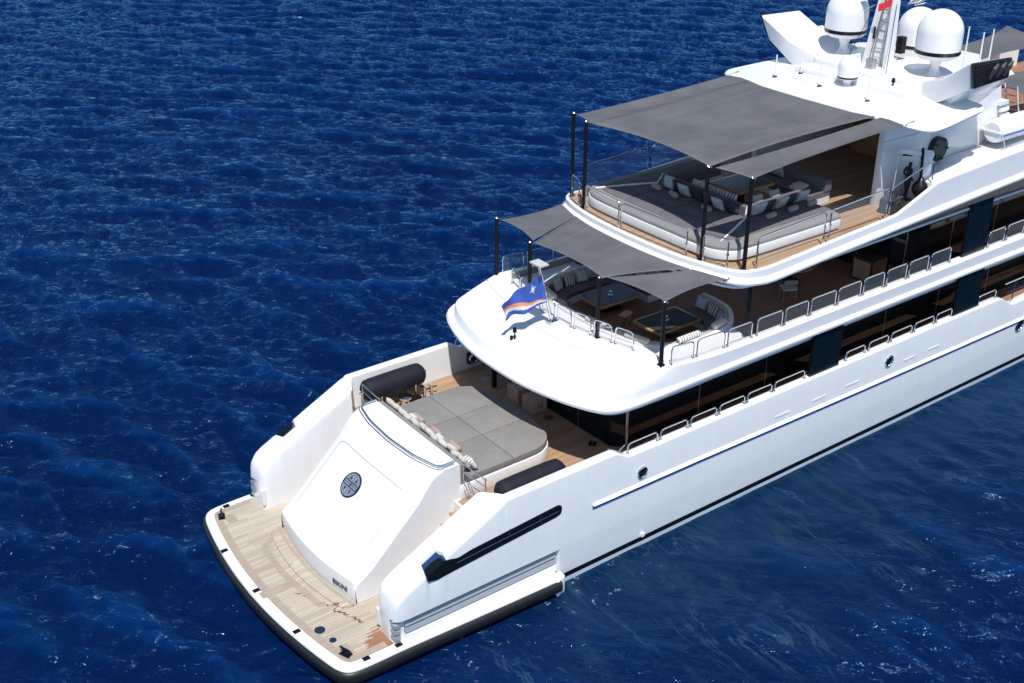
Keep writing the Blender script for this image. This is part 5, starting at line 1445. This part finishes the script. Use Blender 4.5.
# ------------------------------------------------------------------ gear on the sundeck starboard side
# life raft canister on cradle
def liferaft(s, label):
    root = empty('life_raft_canister', (28.5, s*3.35, 9.32), 0, label, 'life raft', 'life rafts on the side ledges')
    bm = B(); L2, r = 2.2, 0.40
    prof_ = [(0.02, -L2/2), (r*0.8, -L2/2), (r, -L2/2+0.08)]
    for k in range(9):
        x = -L2/2+0.2+k*0.21; prof_ += [(r, x), (r+0.025, x+0.03), (r+0.025, x+0.11), (r, x+0.14)]
    prof_ += [(r, L2/2-0.08), (r*0.8, L2/2), (0.02, L2/2)]
    lathe(bm, prof_, 0, 0, 0, 32); bmesh.ops.rotate(bm, verts=bm.verts, matrix=Matrix.Rotation(R(90), 3, 'Y')); bmesh.ops.translate(bm, verts=bm.verts, vec=(0, 0, 0.52))
    from_bm('canister', bm, M['white'], root, ang=30)
    bm = B(); box(bm, -L2/2-0.04, L2/2+0.04, -r-0.05, r+0.05, 0.49, 0.55, 0.01); from_bm('seam_flange', bm, M['white2'], root)
    bm = B(); box(bm, -L2/2+0.02, L2/2-0.02, -s*(-r-0.062), -s*(-r-0.052), 0.44, 0.49); from_bm('blue_band', bm, M['blue'], root)
    bm = B()
    for x in (-0.75, 0.75):
        tube(bm, [(x, -0.38, -0.04), (x, -0.30, 0.22), (x, -0.1, 0.12), (x, 0.1, 0.12), (x, 0.30, 0.22), (x, 0.38, -0.04)], 0.025, 6)
    for y in (-0.38, 0.38): tube(bm, [(-1.0, y, -0.03), (1.0, y, -0.03)], 0.025, 6)
    from_bm('cradle', bm, M['steel'], root)
liferaft(-1, 'white ribbed life raft canister with a blue band on its steel cradle')
# exercise frame: white arm with a punching ball, plus statue
root = empty('boom_crane', (23.35, -3.75, 8.5), 0, 'white tapered boom arm on a black post with a thin line hanging from its tip', 'crane')
offc = (23.35, -3.75, 8.5)
bm = B(); 
tube(bm, [(22.15, -3.35, 10.16), (23.0, -3.5, 9.95), (23.6, -3.58, 9.80)], [0.09, 0.13, 0.15], 14); lpart('boom', bm, M['white'], root, offc)
bm = B(); prism(bm, [(23.0, 8.5), (23.65, 8.95), (23.62, 9.86), (23.1, 9.92)], -3.68, -3.50, 0.05, 2, axis='y'); lpart('pedestal', bm, M['white'], root, offc)
bm = B(); tube(bm, [(23.05, -3.75, 8.55), (23.05, -3.62, 10.15)], 0.05, 8); tube(bm, [(22.3, -3.42, 10.02), (22.7, -3.47, 9.93), (23.05, -3.5, 9.95)], 0.045, 8); lpart('ram', bm, M['carbon'], root, offc)
bm = B(); tube(bm, [(22.16, -3.36, 10.08), (22.0, -3.42, 8.9)], 0.008, 5); lpart('hanging_line', bm, M['white2'], root, offc)
root = empty('punching_ball', (22.95, -3.8, 8.2), 0, 'black round punching ball on a short stand at the foot of the boom', 'punching ball')
bm = B(); lathe(bm, [(0.01, 0.33), (0.15, 0.36), (0.24, 0.48), (0.27, 0.62), (0.22, 0.78), (0.12, 0.88), (0.08, 1.0), (0.01, 1.02)], 0, 0, 0, 20); from_bm('ball', bm, M['bronze'], root, ang=60)
bm = B(); cyl(bm, 0, 0, -0.14, 0.34, 0.05, seg=10); cyl(bm, 0, 0, -0.14, -0.08, 0.28, seg=20); from_bm('stand', bm, M['steel2'], root)
# statue
def statue():
    root = empty('statue', (22.75, -3.42, 8.06), R(-20), 'dark bronze statue of a slender standing female figure by the boom', 'statue')
    me = bpy.data.meshes.new('figure'); bm = B()
    J = {}
    def v(n, p, r): J[n] = (bm.verts.new(p), r)
    v('pel', (0, 0, 0.88), 0.135); v('wa', (0.02, 0, 1.05), 0.095); v('ch', (0, 0, 1.25), 0.135); v('ne', (0.0, 0, 1.42), 0.055); v('hd', (0.02, 0, 1.50), 0.08); v('ht', (0.02, 0, 1.60), 0.085)
    for s, n in ((1, 'l'), (-1, 'r')):
        v('hp'+n, (0, s*0.09, 0.82), 0.10); v('kn'+n, (0.03*s, s*0.08, 0.46), 0.062); v('an'+n, (-0.02, s*0.07, 0.09), 0.04); v('ft'+n, (0.10, s*0.08, 0.05), 0.04)
        v('sh'+n, (0, s*0.17, 1.35), 0.055); v('el'+n, (-0.05, s*0.26, 1.10), 0.042); v('wr'+n, (0.08, s*0.20, 0.92), 0.032); v('hn'+n, (0.12, s*0.17, 0.86), 0.030)
    E_ = [('pel', 'wa'), ('wa', 'ch'), ('ch', 'ne'), ('ne', 'hd'), ('hd', 'ht')]
    for n in 'lr': E_ += [('pel', 'hp'+n), ('hp'+n, 'kn'+n), ('kn'+n, 'an'+n), ('an'+n, 'ft'+n), ('ch', 'sh'+n), ('sh'+n, 'el'+n), ('el'+n, 'wr'+n), ('wr'+n, 'hn'+n)]
    for a, b in E_: bm.edges.new((J[a][0], J[b][0]))
    bm.verts.ensure_lookup_table(); bm.verts.index_update()
    rad = {J[n][0].index: J[n][1] for n in J}; root_i = J['pel'][0].index
    bm.to_mesh(me); bm.free()
    o = bpy.data.objects.new('figure', me); COL.objects.link(o); o.parent = root; o.location = (0, 0, 0.30)
    o.modifiers.new('Skin', 'SKIN')
    if not me.skin_vertices: me.attributes.new('skin', 'FLOAT', 'POINT') if False else None
    sv = me.skin_vertices[0].data if len(me.skin_vertices) else None
    if sv is None:
        # fall back: create skin layer through bmesh
        bb = B(); bb.from_mesh(me); ly = bb.verts.layers.skin.verify(); bb.verts.ensure_lookup_table()
        for i, r in rad.items(): bb.verts[i][ly].radius = (r, r); bb.verts[i][ly].use_root = (i == root_i)
        bb.to_mesh(me); bb.free()
    else:
        for i, r in rad.items(): sv[i].radius = (r, r); sv[i].use_root = (i == root_i)
    sd = o.modifiers.new('Subdivision', 'SUBSURF'); sd.levels = 2; sd.render_levels = 2
    me.materials.append(M['bronze'])
    bm = B(); box(bm, -0.32, 0.32, -0.28, 0.28, 0, 0.30, 0.05, 2); from_bm('plinth', bm, M['char'], root)
    root.scale = (0.85,)*3
statue()
root = empty('equipment_bag', (22.0, -3.45, 8.06), R(20), 'bulky dark grey covered bag on the teak beside the statue', 'bag')
bm = B(); box(bm, -0.35, 0.35, -0.3, 0.3, 0.0, 0.52, 0.14, 4); from_bm('bag_body', bm, M['char'], root, ang=60)
bm = B(); tube(bm, fillet([(-0.15, -0.1, 0.50), (-0.1, -0.1, 0.62), (0.1, -0.1, 0.62), (0.15, -0.1, 0.50)], 0.06), 0.015, 6); from_bm('handle', bm, M['carbon'], root)
# steps and lights behind the fin at the frame's right edge
bm = B()
for s in (1, -1):
    for k, z in enumerate((10.55, 10.30, 10.05)): box(bm, 28.2+k*0.1, 28.7+k*0.1, s*2.7, s*3.0, z, z+0.14, 0.03)
part('deck_floodlight', bm, M['white'])
bm = B()
for yy in (-2.5, -2.0): tube(bm, [(29.6, yy-0.6, 9.3), (28.9, yy-0.6, 11.2)], 0.03, 6)
for k in range(7): tube(bm, [(29.6-0.1*k, -3.1, 9.4+0.27*k), (29.6-0.1*k, -2.6, 9.4+0.27*k)], 0.02, 6)
part('ladder', bm, M['steel'])
bm = B(); box(bm, 29.25, 44, -3.9, 3.9, 8.6, 8.9, 0.05); part('forward_sundeck', bm, M['teak_shaded'])
bm = B(); box(bm, 36, 42, -3.0, 3.0, 4.95, 7.6, 0.3, 3); part('wheelhouse', bm, M['glass'])
bm = B(); prism(bm, [(p[0], p[1]) for p in [(42, -3.8), (42, 3.8), (47, 2.9), (52, 1.6), (52, -1.6), (47, -2.9)]], 4.6, 4.96, 0.05); part('foredeck', bm, M['white'])
